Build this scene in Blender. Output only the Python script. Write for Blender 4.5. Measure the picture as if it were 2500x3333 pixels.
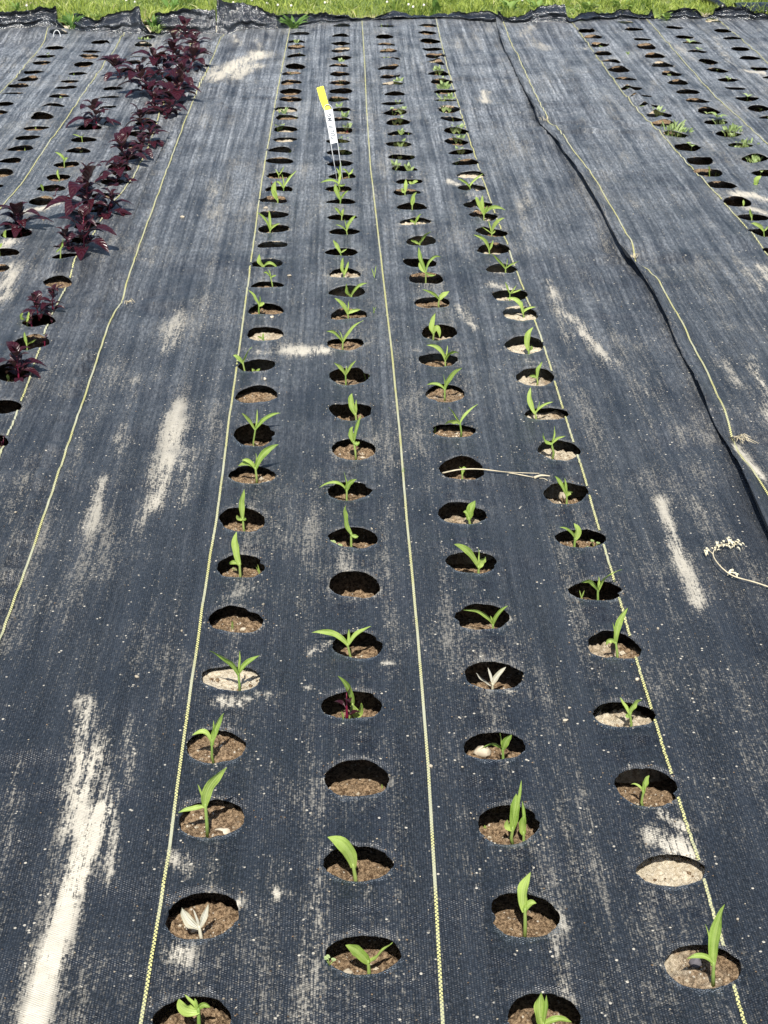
import bpy, math, random
import numpy as np
from mathutils import Vector, geometry

random.seed(7)
rng = np.random.default_rng(11)
scene = bpy.context.scene
C = scene.collection
for o in list(bpy.data.objects):
    bpy.data.objects.remove(o)

# ------------------------------------------------------------------ camera
PX, PY = 2500.0, 3333.0            # measuring frame of the photograph
F = 5182.0                         # focal length in those pixels
HC = 1.167                         # lens height above the fabric, m
TH = math.atan((PY / 2 + 925) / F) # pitch below the horizon
PSI = math.atan(135 * math.cos(TH) / F)
fwd_h = np.array([math.sin(PSI), math.cos(PSI), 0.0])
RIGHT = np.array([math.cos(PSI), -math.sin(PSI), 0.0])
FWD = math.cos(TH) * fwd_h - math.sin(TH) * np.array([0, 0, 1.0])
UP = math.sin(TH) * fwd_h + math.cos(TH) * np.array([0, 0, 1.0])
CAM = np.array([0, 0, HC])
cd = bpy.data.cameras.new('camera')
cam = bpy.data.objects.new('camera', cd)
C.objects.link(cam)
cd.sensor_fit = 'HORIZONTAL'
cd.sensor_width = 36
cd.lens = 36 * F / PX
cd.clip_start = 0.05
cd.clip_end = 1500
cam.location = CAM
cam.rotation_euler = (math.pi / 2 - TH, 0, -PSI)
scene.camera = cam

# ------------------------------------------------------------------ daylight
SUN_EL = math.radians(57)
SUN_AZ = math.radians(184)         # from +Y, clockwise: behind the camera, a little to its left
world = bpy.data.worlds.new('World')
scene.world = world
world.use_nodes = True
wn = world.node_tree
bg = wn.nodes['Background']
sky = wn.nodes.new('ShaderNodeTexSky')
sky.sky_type = 'NISHITA'
sky.sun_disc = False
sky.sun_elevation = SUN_EL
sky.sun_rotation = SUN_AZ
wn.links.new(sky.outputs[0], bg.inputs[0])
bg.inputs[1].default_value = 0.085
sl = bpy.data.lights.new('sun', 'SUN')
sl.energy = 5.0
sl.angle = math.radians(0.5)
sl.color = (1.0, 0.96, 0.88)
sun = bpy.data.objects.new('sun', sl)
C.objects.link(sun)
sdir = Vector((math.sin(SUN_AZ) * math.cos(SUN_EL), math.cos(SUN_AZ) * math.cos(SUN_EL), math.sin(SUN_EL)))
sun.rotation_euler = sdir.to_track_quat('Z', 'Y').to_euler()
scene.view_settings.view_transform = 'Standard'
scene.view_settings.look = 'None'
scene.view_settings.exposure = 0.48
scene.view_settings.gamma = 1

# ------------------------------------------------------------------ measuring helpers
def ray(x, y):
    return FWD + (x - PX / 2) / F * RIGHT - (y - PY / 2) / F * UP
def gp(x, y, z=0.0):                # a photograph position -> the spot on the ground
    r = ray(x, y)
    return CAM + r * ((z - HC) / r[2])
def zdepth(p):
    return float(np.dot(np.asarray(p) - CAM, FWD))
def gd(x, y, depth):
    return CAM + ray(x, y) * depth
def to_px(p):
    v = np.asarray(p) - CAM
    z = v @ FWD
    return PX / 2 + F * (v @ RIGHT) / z, PY / 2 - F * (v @ UP) / z

# value noise, vectorised
def _h(ix, iy, s):
    n = (ix.astype(np.int64) * 374761393 + iy.astype(np.int64) * 668265263 + s * 982451653) & 0xffffffff
    n = ((n ^ (n >> 13)) * 1274126177) & 0xffffffff
    return ((n ^ (n >> 16)) & 0xffff) / 65535.0
def vnoise(x, y, s=0):
    x = np.asarray(x, float); y = np.asarray(y, float)
    ix = np.floor(x); iy = np.floor(y)
    fx = x - ix; fy = y - iy
    fx = fx * fx * (3 - 2 * fx); fy = fy * fy * (3 - 2 * fy)
    a = _h(ix, iy, s); b = _h(ix + 1, iy, s); c = _h(ix, iy + 1, s); d = _h(ix + 1, iy + 1, s)
    return (a * (1 - fx) + b * fx) * (1 - fy) + (c * (1 - fx) + d * fx) * fy - 0.5
def fbm(x, y, s=0, o=4):
    r = 0; a = 1.0; f = 1.0
    for k in range(o):
        r = r + a * vnoise(x * f + 17 * k, y * f - 9 * k, s + k)
        a *= .5; f *= 2.03
    return r

# ------------------------------------------------------------------ materials
def newmat(name):
    m = bpy.data.materials.new(name)
    m.use_nodes = True
    nt = m.node_tree
    return m, nt, nt.nodes['Principled BSDF']
class G:
    def __init__(s, nt): s.nt = nt
    def n(s, t, **k):
        nd = s.nt.nodes.new(t)
        for a, b in k.items(): setattr(nd, a, b)
        return nd
    def lk(s, a, b): s.nt.links.new(a, b)
    def put(s, sock, v):
        if hasattr(v, 'links') or isinstance(v, bpy.types.NodeSocket): s.lk(v, sock)
        else: sock.default_value = v
    def m(s, op, a, b=None, c=None, clamp=False):
        nd = s.n('ShaderNodeMath', operation=op); nd.use_clamp = clamp
        s.put(nd.inputs[0], a)
        if b is not None: s.put(nd.inputs[1], b)
        if c is not None: s.put(nd.inputs[2], c)
        return nd.outputs[0]
    def mix(s, f, a, b):
        nd = s.n('ShaderNodeMix', data_type='RGBA')
        s.put(nd.inputs[0], f); s.put(nd.inputs[6], a); s.put(nd.inputs[7], b)
        return nd.outputs[2]
    def ramp(s, v, lo, hi):
        nd = s.n('ShaderNodeMapRange'); nd.interpolation_type = 'SMOOTHSTEP'
        s.put(nd.inputs[0], v); nd.inputs[1].default_value = lo; nd.inputs[2].default_value = hi
        return nd.outputs[0]
    def pos(s, scale=(1, 1, 1)):
        tc = s.n('ShaderNodeNewGeometry')
        mp = s.n('ShaderNodeMapping'); mp.inputs['Scale'].default_value = scale
        s.lk(tc.outputs['Position'], mp.inputs[0])
        return mp.outputs[0]
    def noise(s, scale=(1, 1, 1), detail=3, rough=.55):
        nd = s.n('ShaderNodeTexNoise'); nd.inputs['Scale'].default_value = 1
        nd.inputs['Detail'].default_value = detail; nd.inputs['Roughness'].default_value = rough
        s.lk(s.pos(scale), nd.inputs['Vector'])
        return nd.outputs[0]
    def attr(s, name):
        nd = s.n('ShaderNodeAttribute'); nd.attribute_name = name
        return nd.outputs['Fac']
    def bump(s, h, strength, dist, bs, prev=None):
        nd = s.n('ShaderNodeBump'); nd.inputs['Strength'].default_value = strength
        nd.inputs['Distance'].default_value = dist
        s.put(nd.inputs['Height'], h)
        if prev is not None: s.lk(prev, nd.inputs['Normal'])
        if bs is not None: s.lk(nd.outputs[0], bs.inputs['Normal'])
        return nd.outputs[0]

def fabric_material(name, flap=False):
    m, nt, bs = newmat(name); g = G(nt)
    geo = g.n('ShaderNodeNewGeometry'); sp = g.n('ShaderNodeSeparateXYZ')
    g.lk(geo.outputs['Position'], sp.inputs[0])
    P = .0029
    xs = g.m('DIVIDE', sp.outputs[0], P)
    cell = g.m('FLOOR', xs)
    wob = g.m('MULTIPLY', g.m('MODULO', g.m('ABSOLUTE', cell), 2.0), .5)
    ys = g.m('ADD', g.m('DIVIDE', sp.outputs[1], .0030), wob)
    sx = g.m('SINE', g.m('MULTIPLY', g.m('FRACT', xs), math.pi))
    sy = g.m('ABSOLUTE', g.m('SINE', g.m('MULTIPLY', ys, math.pi)))
    wv = g.m('MULTIPLY', g.m('POWER', sx, .5), sy)          # the woven tapes
    tone = g.noise((38, 2.2, 1), 4, .6)                     # warp bands running down the sheet
    fine = g.noise((420, 60, 1), 3, .7)
    base = g.mix(g.ramp(tone, .3, .72), (.0028, .0040, .0065, 1), (.012, .0155, .022, 1))
    tape = g.ramp(g.noise((344.8, 160, 1), 1, .5), .38, .66)      # uneven glints of the tapes, painted in as lighter colour
    base = g.mix(g.m('MULTIPLY', g.m('MULTIPLY', wv, tape), .65), base, (.048, .059, .076, 1))
    # dust: rubbed in thinly everywhere, thick where it was spilled
    amt = g.m('ADD', g.m('MULTIPLY', g.ramp(g.noise((26, 1.6, 1), 4, .65), .42, .80), .24),
              g.m('MULTIPLY', g.ramp(g.noise((5, 3, 1), 3), .42, .72), .16))
    if flap: amt = .0
    thick = g.attr('dust')
    cid = g.n('ShaderNodeCombineXYZ'); g.lk(cell, cid.inputs[0]); g.lk(g.m('FLOOR', ys), cid.inputs[1])
    wnz = g.n('ShaderNodeTexWhiteNoise'); wnz.noise_dimensions = '2D'; g.lk(cid.outputs[0], wnz.inputs['Vector'])   # dust sits tape by tape
    brk = g.m('ADD', g.m('MULTIPLY', g.noise((430, 95, 1), 4, .8), .35), g.m('MULTIPLY', g.noise((260, 20, 1), 5, .80), .5))
    brk = g.m('ADD', brk, g.m('MULTIPLY', g.m('ADD', .32, g.m('MULTIPLY', wnz.outputs['Value'], .36)), .30))
    brk2 = g.ramp(g.noise((95, 8, 1), 4, .68), .36, .66)
    cover = g.m('ADD', g.m('ADD', amt, .10), g.m('MULTIPLY', g.m('POWER', thick, 1.3), g.m('ADD', .19, g.m('MULTIPLY', brk2, .36))))
    lim = g.m('SUBTRACT', 1.0, cover)
    dmask = g.n('ShaderNodeMapRange'); dmask.interpolation_type = 'SMOOTHSTEP'
    g.lk(g.m('SUBTRACT', g.m('ADD', g.m('MULTIPLY', g.m('ADD', g.m('MULTIPLY', g.m('SUBTRACT', brk, .575), 1.5), .5), 1.25), g.m('MULTIPLY', wv, .10)), lim), dmask.inputs[0])
    dmask.inputs[1].default_value = -.10; dmask.inputs[2].default_value = .17
    dm = g.m('MULTIPLY', dmask.outputs[0], g.m('ADD', .34, g.m('MULTIPLY', g.m('POWER', thick, 1.6), .66)), clamp=True)
    vor = g.n('ShaderNodeTexVoronoi'); vor.inputs['Scale'].default_value = 1
    g.lk(g.pos((85, 85, 1)), vor.inputs['Vector'])
    spk = g.m('MULTIPLY', g.ramp(g.m('SUBTRACT', .17, vor.outputs['Distance']), 0, .06),
              g.ramp(g.noise((55, 40, 1), 2), .52, .60))   # crumbs of dried soil
    dm = g.m('MAXIMUM', dm, g.m('MULTIPLY', spk, .9))
    # streaky fine dust, with the far fabric's grazing sheen painted in by distance
    dust_sheen = g.ramp(sp.outputs[1], 1.3, 6.2)
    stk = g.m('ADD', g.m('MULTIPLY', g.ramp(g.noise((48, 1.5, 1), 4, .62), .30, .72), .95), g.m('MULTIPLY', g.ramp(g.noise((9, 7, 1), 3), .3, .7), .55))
    dust_sheen = g.m('MULTIPLY', g.m('ADD', g.m('MULTIPLY', dust_sheen, 0.0 if flap else .38), .006), stk)
    dust_sheen = g.m('MULTIPLY', dust_sheen, g.m('ADD', .45, g.m('MULTIPLY', g.ramp(g.noise((150, 44, 1), 5, .85), .40, .64), 1.25)))
    dust_sheen = g.m('MULTIPLY', dust_sheen, g.m('ADD', .50, g.m('MULTIPLY', g.ramp(g.noise((125, 1.1, 1), 4, .7), .36, .60), .85)))
    base = g.mix(dust_sheen, base, (.46, .48, .50, 1))
    dcol = g.mix(g.noise((90, 60, 1), 3), (.44, .40, .32, 1), (.66, .61, .51, 1))
    col = g.mix(dm, base, dcol)
    g.lk(col, bs.inputs['Base Color'])
    r0 = g.m('ADD', .30, g.m('MULTIPLY', fine, .2))
    rr = g.m('ADD', g.m('MULTIPLY', g.m('SUBTRACT', .92, r0), dm), r0)
    if flap:
        g.lk(g.m('ADD', .17, g.m('MULTIPLY', dm, .5)), bs.inputs['Roughness'])
        h1 = g.noise((70, 70, 70), 5, .65)
        n1 = g.bump(h1, 1.0, .006, None)
        g.bump(wv, .3, .0008, bs, n1)
    else:
        g.lk(rr, bs.inputs['Roughness'])
        cr = g.noise((120, 190, 60), 3, .6)
        n1 = g.bump(cr, .5, .0022, None)
        n2 = g.bump(g.noise((170, 3, 1), 3, .6), .4, .0016, None, n1)
        g.bump(g.m('ADD', wv, g.m('MULTIPLY', dm, .8)), .6, .0009, bs, n2)
    bs.inputs['Specular IOR Level'].default_value = 1.0 if flap else .6
    if not flap:
        bs.inputs['Sheen Weight'].default_value = .12; bs.inputs['Sheen Roughness'].default_value = .15
        bs.inputs['Sheen Tint'].default_value = (.70, .82, 1.0, 1)
    return m
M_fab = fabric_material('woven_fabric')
M_flap = fabric_material('woven_fabric_end', True)

def soil_material():
    m, nt, bs = newmat('soil'); g = G(nt)
    n1 = g.ramp(g.noise((230, 230, 230), 6, .85), .22, .78)
    n2 = g.noise((30, 30, 30), 3, .6)
    moist = g.mix(g.ramp(n1, .25, .75), (.085, .052, .030, 1), (.46, .325, .20, 1))
    dry = g.mix(g.ramp(n1, .25, .7), (.52, .43, .30, 1), (.82, .73, .57, 1))
    pale = g.m('ADD', g.attr('pale'), g.m('MULTIPLY', g.m('SUBTRACT', n2, .5), .6), clamp=True)
    col = g.mix(g.ramp(pale, .30, .62), moist, dry)
    vor = g.n('ShaderNodeTexVoronoi'); vor.inputs['Scale'].default_value = 1
    g.lk(g.pos((150, 150, 150)), vor.inputs['Vector'])
    spk = g.m('MULTIPLY', g.ramp(g.m('SUBTRACT', .22, vor.outputs['Distance']), 0, .05), g.ramp(g.noise((70, 70, 70), 1), .52, .58))
    col = g.mix(spk, col, (.66, .60, .50, 1))
    g.lk(col, bs.inputs['Base Color'])
    bs.inputs['Roughness'].default_value = .95
    bs.inputs['Specular IOR Level'].default_value = .15
    g.bump(n1, .8, .0035, bs)
    return m
M_soil = soil_material()

def plain(name, col, rough=.6, spec=.4, noise=0.0, bump=0.0, nscale=60):
    m, nt, bs = newmat(name); g = G(nt)
    if noise:
        n = g.noise((nscale,) * 3, 4)
        d = [c * (1 - noise) for c in col] + [1]; l = [min(1, c * (1 + noise)) for c in col] + [1]
        g.lk(g.mix(g.ramp(n, .3, .7), tuple(d), tuple(l)), bs.inputs['Base Color'])
        if bump: g.bump(n, .6, bump, bs)
    else:
        bs.inputs['Base Color'].default_value = (*col, 1)
    bs.inputs['Roughness'].default_value = rough
    bs.inputs['Specular IOR Level'].default_value = spec
    return m

def leaf_material(name, c1, c2, rib, under=None, trans=.35, rough=.45, spec=.4, bumpd=.0006):
    m, nt, bs = newmat(name); g = G(nt)
    n = g.noise((90, 90, 90), 3)
    oi = g.n('ShaderNodeObjectInfo')
    f = g.m('ADD', g.m('MULTIPLY', n, .7), g.m('MULTIPLY', oi.outputs['Random'], .5), clamp=True)
    col = g.mix(g.ramp(f, .25, .85), (*c1, 1), (*c2, 1))
    col = g.mix(g.m('MULTIPLY', g.m('POWER', g.attr('rib'), 3.0), .6), col, (*rib, 1))
    if under:
        geo = g.n('ShaderNodeNewGeometry')
        col = g.mix(geo.outputs['Backfacing'], col, (*under, 1))
    col = g.mix(g.m('MULTIPLY', g.ramp(g.m('SINE', g.attr('vein')), .2, 1), .16), col, (*rib, 1))
    col = g.mix(g.ramp(g.noise((260, 260, 260), 3, .7), .66, .74), col, (*[c * .6 + .06 for c in c2], 1))
    g.lk(col, bs.inputs['Base Color'])
    bs.inputs['Roughness'].default_value = rough
    bs.inputs['Specular IOR Level'].default_value = spec
    ve = g.m('SINE', g.m('MULTIPLY', g.attr('vein'), 1.0))
    nrm = g.bump(ve, .5, bumpd, bs)
    tr = g.n('ShaderNodeBsdfTranslucent'); g.lk(col, tr.inputs[0]); g.lk(nrm, tr.inputs['Normal'])
    ms = g.n('ShaderNodeMixShader'); ms.inputs[0].default_value = trans
    out = nt.nodes['Material Output']
    g.lk(bs.outputs[0], ms.inputs[1]); g.lk(tr.outputs[0], ms.inputs[2]); g.lk(ms.outputs[0], out.inputs[0])
    return m
M_corn = leaf_material('corn_leaf', (.20, .33, .045), (.44, .58, .13), (.55, .68, .22), trans=.38, bumpd=.00022)
M_stem = leaf_material('corn_stem', (.20, .32, .07), (.33, .42, .12), (.3, .4, .15), trans=.15)
M_white = leaf_material('bleached_leaf', (.58, .54, .39), (.76, .72, .58), (.85, .84, .76), trans=.2)
M_pale = leaf_material('pale_leaf', (.26, .37, .11), (.46, .56, .25), (.5, .62, .3), trans=.32, bumpd=.0003)
M_ama = leaf_material('amaranth_leaf', (.042, .013, .015), (.130, .074, .068), (.13, .05, .055), under=(.036, .003, .008), trans=.16, rough=.33, spec=.6, bumpd=.0016)
M_amastem = plain('amaranth_stem', (.13, .008, .028), .45, .4, .3)
M_weed = leaf_material('weed_leaf', (.07, .17, .03), (.17, .30, .06), (.22, .36, .1), trans=.3)
M_broad = leaf_material('broad_weed_leaf', (.16, .30, .05), (.34, .46, .12), (.4, .5, .2), trans=.35)
M_stone = plain('pale_stone', (.44, .38, .29), .9, .2, .35, .003)
M_dstone = plain('dark_stone', (.12, .11, .12), .8, .2, .25, .002)
M_straw = plain('dry_straw', (.54, .47, .33), .8, .2, .2)
M_plate = plain('plate', (.80, .83, .84), .4, .5)
M_yel = plain('yellow_tape', (.80, .72, .05), .45, .4)
M_wire = plain('galvanised_wire', (.62, .63, .62), .35, .6)
M_ink = plain('faded_marker', (.10, .11, .13), .7, .2)
M_hose = plain('black_poly_pipe', (.012, .012, .014), .35, .5, .3)
def thread_material():
    m, nt, bs = newmat('yellow_marker_thread'); g = G(nt)
    geo = g.n('ShaderNodeNewGeometry'); sp = g.n('ShaderNodeSeparateXYZ'); g.lk(geo.outputs['Position'], sp.inputs[0])
    side = g.m('MULTIPLY', g.m('GREATER_THAN', g.attr('side'), .5), math.pi)
    w = g.m('SINE', g.m('ADD', g.m('MULTIPLY', sp.outputs[1], 2 * math.pi / .0056), side))
    col = g.mix(g.ramp(w, -.55, -.1), (.03, .035, .03, 1), (.62, .59, .24, 1))
    col = g.mix(g.ramp(g.noise((4, 9, 1), 3), .35, .7), col, (.42, .42, .30, 1))
    g.lk(col, bs.inputs['Base Color']); bs.inputs['Roughness'].default_value = .6
    return m
M_thr = thread_material()
def grass_material():
    m, nt, bs = newmat('grass_blades'); g = G(nt)
    t = g.attr('tint')
    col = g.mix(g.ramp(t, 0, .55), (.08, .15, .02, 1), (.42, .50, .10, 1))
    col = g.mix(g.ramp(t, .72, 1.0), col, (.74, .68, .38, 1))
    g.lk(col, bs.inputs['Base Color']); bs.inputs['Roughness'].default_value = .5
    tr = g.n('ShaderNodeBsdfTranslucent'); g.lk(col, tr.inputs[0])
    ms = g.n('ShaderNodeMixShader'); ms.inputs[0].default_value = .4
    g.lk(bs.outputs[0], ms.inputs[1]); g.lk(tr.outputs[0], ms.inputs[2]); g.lk(ms.outputs[0], nt.nodes['Material Output'].inputs[0])
    return m
M_grass = grass_material()
def lawn_material():
    m, nt, bs = newmat('lawn'); g = G(nt)
    col = g.mix(g.ramp(g.noise((60, 60, 60), 5, .7), .35, .65), (.05, .075, .015, 1), (.19, .26, .06, 1))
    col = g.mix(g.ramp(g.noise((2.2, 2.2, 1), 3), .55, .7), col, (.30, .26, .15, 1))
    g.lk(col, bs.inputs['Base Color']); bs.inputs['Roughness'].default_value = .9
    return m
M_lawn = lawn_material()

# ------------------------------------------------------------------ object helpers
def mesh_obj(name, verts, faces, mat, parent=None, attrs=None, smooth=True):
    me = bpy.data.meshes.new(name)
    me.from_pydata([tuple(v) for v in verts] if not isinstance(verts, list) else verts, [], faces)
    me.materials.append(mat)
    if attrs:
        for k, v in attrs.items():
            a = me.attributes.new(k, 'FLOAT', 'POINT')
            a.data.foreach_set('value', np.asarray(v, dtype=np.float32))
    if smooth: me.polygons.foreach_set('use_smooth', [True] * len(me.polygons))
    o = bpy.data.objects.new(name, me)
    C.objects.link(o)
    if parent: o.parent = parent
    return o
used_labels = {}
def tag(o, label, cat, group=None):
    k = label
    if k in used_labels: print('DUPLICATE LABEL', label)
    used_labels[k] = 1
    assert 4 <= len(label.split()) <= 16, label
    o['label'] = label; o['category'] = cat
    if group: o['group'] = group
def empty(name, loc):
    o = bpy.data.objects.new(name, None); o.location = tuple(loc); o.empty_display_size = .01
    C.objects.link(o); return o
class MB:
    def __init__(s): s.v = []; s.f = []; s.rib = []; s.vein = []
    def add(s, v, f, rib=None, vein=None):
        b = len(s.v); s.v += [tuple(p) for p in v]; s.f += [tuple(i + b for i in q) for q in f]
        s.rib += list(rib) if rib is not None else [0] * len(v)
        s.vein += list(vein) if vein is not None else [0] * len(v)
    def build(s, name, mat, parent=None, origin=None):
        v = s.v
        if origin is not None: v = [tuple(np.asarray(p) - origin) for p in v]
        return mesh_obj(name, v, s.f, mat, parent, {'rib': s.rib, 'vein': s.vein})
def nz(v):
    v = np.asarray(v, float); n = np.linalg.norm(v)
    return v / n if n > 1e-9 else np.array([0, 0, 1.0])
def tube(mb, pts, radii, sides=7, cap=True):
    pts = [np.asarray(p, float) for p in pts]; n = len(pts); V = []; Fc = []
    for i, p in enumerate(pts):
        t = nz(pts[min(i + 1, n - 1)] - pts[max(i - 1, 0)])
        a = nz(np.cross(t, [0.3, 1, 0.1])); b = np.cross(t, a)
        for k in range(sides):
            an = 2 * math.pi * k / sides
            V.append(p + radii[i] * (math.cos(an) * a + math.sin(an) * b))
    for i in range(n - 1):
        for k in range(sides):
            k2 = (k + 1) % sides
            Fc.append((i * sides + k, i * sides + k2, (i + 1) * sides + k2, (i + 1) * sides + k))
    if cap:
        Fc.append(tuple(range(sides - 1, -1, -1))); Fc.append(tuple((n - 1) * sides + k for k in range(sides)))
    mb.add(V, Fc)
def bez(p0, p1, p2, t): return (1 - t) ** 2 * p0 + 2 * t * (1 - t) * p1 + t * t * p2
def corn_leaf(mb, p0, p1, p2, w, tilt=0.0, twist=0.0, n=10, fold=.22, blunt=0.0):
    V = []; rib = []; vein = []
    for i in range(n + 1):
        t = i / n; c = bez(p0, p1, p2, t)
        tg = nz(bez(p0, p1, p2, min(1, t + .05)) - bez(p0, p1, p2, max(0, t - .05)))
        view = nz(CAM - c); side = nz(np.cross(tg, view)); nor = np.cross(side, tg)
        if nor[2] < 0 and abs(view @ nor) < .2: nor = -nor
        a = tilt + twist * t
        sd = math.cos(a) * side + math.sin(a) * nor; nr = np.cross(sd, tg)
        k = .42 + .58 * math.sin(min(1, t / .5) * math.pi / 2)
        if t > .5: k *= max(0.02, 1 - ((t - .5) / .5) ** (2.0 + 2 * blunt)) ** .9
        hw = w / 2 * k
        wav = .10 * w * math.sin(t * 11 + tilt * 7); hw *= 1 + .07 * math.sin(t * 13 + tilt * 20)
        for j, u in enumerate((-1, -.5, 0, .5, 1)):
            V.append(c + sd * hw * u + nr * (abs(u) * fold * hw + (wav * abs(u) if j in (0, 4) else 0)))
            rib.append(1 - abs(u)); vein.append(u * 14)
    Fc = []
    for i in range(n):
        for j in range(4):
            q = i * 5 + j; Fc.append((q, q + 1, q + 6, q + 5))
    mb.add(V, Fc, rib, vein)
def oval_leaf(mb, base, d, up, L, W, droop=.2, fold=.25, nl=8):
    d = nz(d); side = nz(np.cross(d, up)); up = np.cross(side, d)
    V = []; rib = []; vein = []
    for i in range(nl + 1):
        t = i / nl
        c = base + d * L * t - np.array([0, 0, 1]) * droop * L * t * t + up * .12 * L * math.sin(t * math.pi)
        k = math.sin(math.pi * min(1, t ** .80)) ** .8 if 0 < t < 1 else .03
        hw = W / 2 * max(k, .03)
        for u in (-1, -.5, 0, .5, 1):
            z = abs(u) * fold * hw + .035 * W * math.sin(t * 22 - abs(u) * 3) * (abs(u) if abs(u) < 1 else .6)
            V.append(c + side * hw * u + up * z)
            rib.append(1 - abs(u)); vein.append(t * 40 - abs(u) * 10)
    Fc = []
    for i in range(nl):
        for j in range(4):
            q = i * 5 + j; Fc.append((q, q + 5, q + 6, q + 1))
    mb.add(V, Fc, rib, vein)

# ------------------------------------------------------------------ the planting holes, row by row (x, y, width, height as seen)
def parse(s): return [tuple(float(a) for a in q.split(',')) for q in s.split()]
ROWS = {}
ROWS['A'] = parse('626,3319,246,152 658,2989,229,145 689,2672,210,111 702,2440,195,101 753,2218,188,84 769,2031,174,72 783,1853,163,65 789,1702,154,66 820,1552,147,59 829,1423,140,70 834,1293,134,44 836,1199,127,37 864,1094,120,46 866,1016,117,36 870,932,113,26 869,866,105,28 888,805,102,23 891,750,97,27 893,705,95,18 891,658,92,23 908,622,90,24 908,577,87,23 910,532,88,18 910,497,83,18 928,459,80,18 930,426,79,17 935,389,75,20 931,359,76,16 946,329,72,16 947,302,70,15 948,272,69,15 947,245,67,13 961,220,67,14 965,185,60,14 965,159,60,16 966,141,58,18 976,115,60,18')
ROWS['B'] = parse('1181,3112,234,136 1166,2818,218,112 1162,2538,202,110 1145,2305,189,87 1165,2110,172,79 1155,1917,168,71 1151,1758,160,60 1137,1606,150,51 1151,1469,142,62 1140,1341,136,49 1136,1231,130,53 1124,1128,123,40 1136,1033,119,37 1128,959,114,35 1123,895,107,35 1112,827,103,21 1122,762,98,20 1114,714,96,16 1110,664,94,17 1102,620,90,17 1113,579,88,18 1107,539,86,15 1105,500,83,17 1100,464,81,16 1110,426,78,14 1105,396,76,12 1107,362,73,15 1104,330,70,14 1110,302,72,15 1106,273,69,14 1106,246,69,15 1102,218,66,12 1111,194,65,12 1109,168,62,9 1109,147,62,13 1109,123,56,8 1112,88,55,11')
ROWS['C'] = parse('1768,3318,245,160 1707,2982,225,145 1654,2682,209,119 1609,2433,196,82 1606,2210,182,91 1568,2016,172,85 1535,1837,162,68 1504,1679,154,67 1503,1536,145,66 1475,1407,140,40 1450,1287,132,52 1427,1178,127,41 1430,1090,121,44 1407,991,115,40 1387,917,110,40 1367,862,106,30 1370,789,101,43 1353,727,98,24 1340,679,96,22 1325,633,93,17 1331,597,90,20 1318,556,89,18 1307,513,84,16 1297,477,82,14 1303,442,80,19 1296,405,77,14 1287,372,75,12 1278,340,72,13 1285,309,72,14 1277,279,70,12 1270,253,68,18 1263,227,67,20 1269,197,64,22 1264,170,62,20 1257,150,60,16 1252,127,60,13 1258,90,57,13')
ROWS['D'] = parse('2286,3159,236,139 2184,2842,220,98 2103,2572,204,113 2031,2338,192,85 1998,2114,178,82 1938,1933,168,72 1889,1762,160,62 1841,1614,150,66 1820,1473,143,57 1778,1354,137,43 1742,1233,129,63 1707,1132,122,58 1694,1031,115,44 1660,969,111,38 1632,882,106,33 1606,819,104,31 1599,765,100,33 1574,707,96,23 1555,670,95,21 1536,617,90,21 1533,573,88,18 1515,537,85,11 1499,504,83,14 1485,467,80,14 1485,430,80,15 1469,396,74,11 1460,363,75,15 1449,332,74,14 1448,300,71,11 1437,269,69,12 1427,244,68,12 1415,214,66,11 1418,188,66,11 1408,163,64,12 1401,137,64,9 1391,109,60,12 1392,87,58,13')
def boxes(s, k=.5425, x0=0.0, y0=0.0):
    out = []
    for q in s.split():
        a, b, c, d = [float(v) for v in q.split(',')]
        out.append((x0 + k * (a + b) / 2, y0 + k * (c + d) / 2, k * (b - a), k * (d - c)))
    return out
ROWS['R1'] = boxes('1163,1348,8,55 1253,1445,95,152 1352,1547,203,270 1450,1659,312,360 1525,1735,422,470 1628,1840,545,595 1760,1975,690,745', .4822, 1700, 550) + boxes('1167,1328,950,992 1097,1255,873,912 1030,1178,813,830 963,1110,745,775 930,1080,692,720 880,1015,640,663 822,958,585,600 773,903,530,550 743,873,482,497 698,827,420,445 655,777,370,390 612,723,322,345 592,708,270,298 552,665,220,250 520,628,188,208 480,592,138,165', .5425, 1600)
ROWS['R2'] = boxes('1497,1659,957,985 1415,1572,873,897 1347,1495,803,823 1272,1420,737,755 1230,1372,670,692 1165,1305,610,630 1110,1247,547,577 1052,1182,487,522 1018,1143,443,465 965,1087,390,415 918,1040,338,362 868,985,278,312 845,957,237,258 800,908,183,200 757,850,138,152', .5425, 1600)
ROWS['R2'] = [(2490, 571, 88, 17)] + ROWS['R2']
ROWS['R3'] = boxes('1690,1825,772,795 1603,1740,710,732 1532,1670,652,675 1460,1602,590,612 1395,1530,533,552 1353,1483,478,498 1293,1418,430,447 1242,1355,377,393 1177,1293,318,330 1147,1260,250,290 1103,1210,228,240 1043,1153,170,180 1005,1105,123,137', .5425, 1600)
ROWS['R4'] = boxes('1625,1740,465,478 1550,1665,408,430 1490,1610,350,370 1437,1545,297,312 1390,1500,235,253 1333,1440,178,212 1282,1380,125,155', .5425, 1600)
ROWS['L1'] = boxes('-90,47,665,688 -50,80,622,635 10,140,558,572 48,173,505,530 108,228,470,492 148,262,423,445 198,305,370,387 217,328,328,352 270,382,278,302 297,410,188,235')
ROWS['L2'] = boxes('-100,22,1105,1128 -60,80,1020,1050 -10,128,955,982 47,198,880,907 92,242,815,840 143,290,755,775 182,322,682,715 250,382,623,650 290,420,572,597 332,460,517,543 362,478,478,495 410,525,435,455 443,562,375,405 478,592,328,345 500,607,305,320 545,663,250,272 572,683,192,213')
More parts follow.
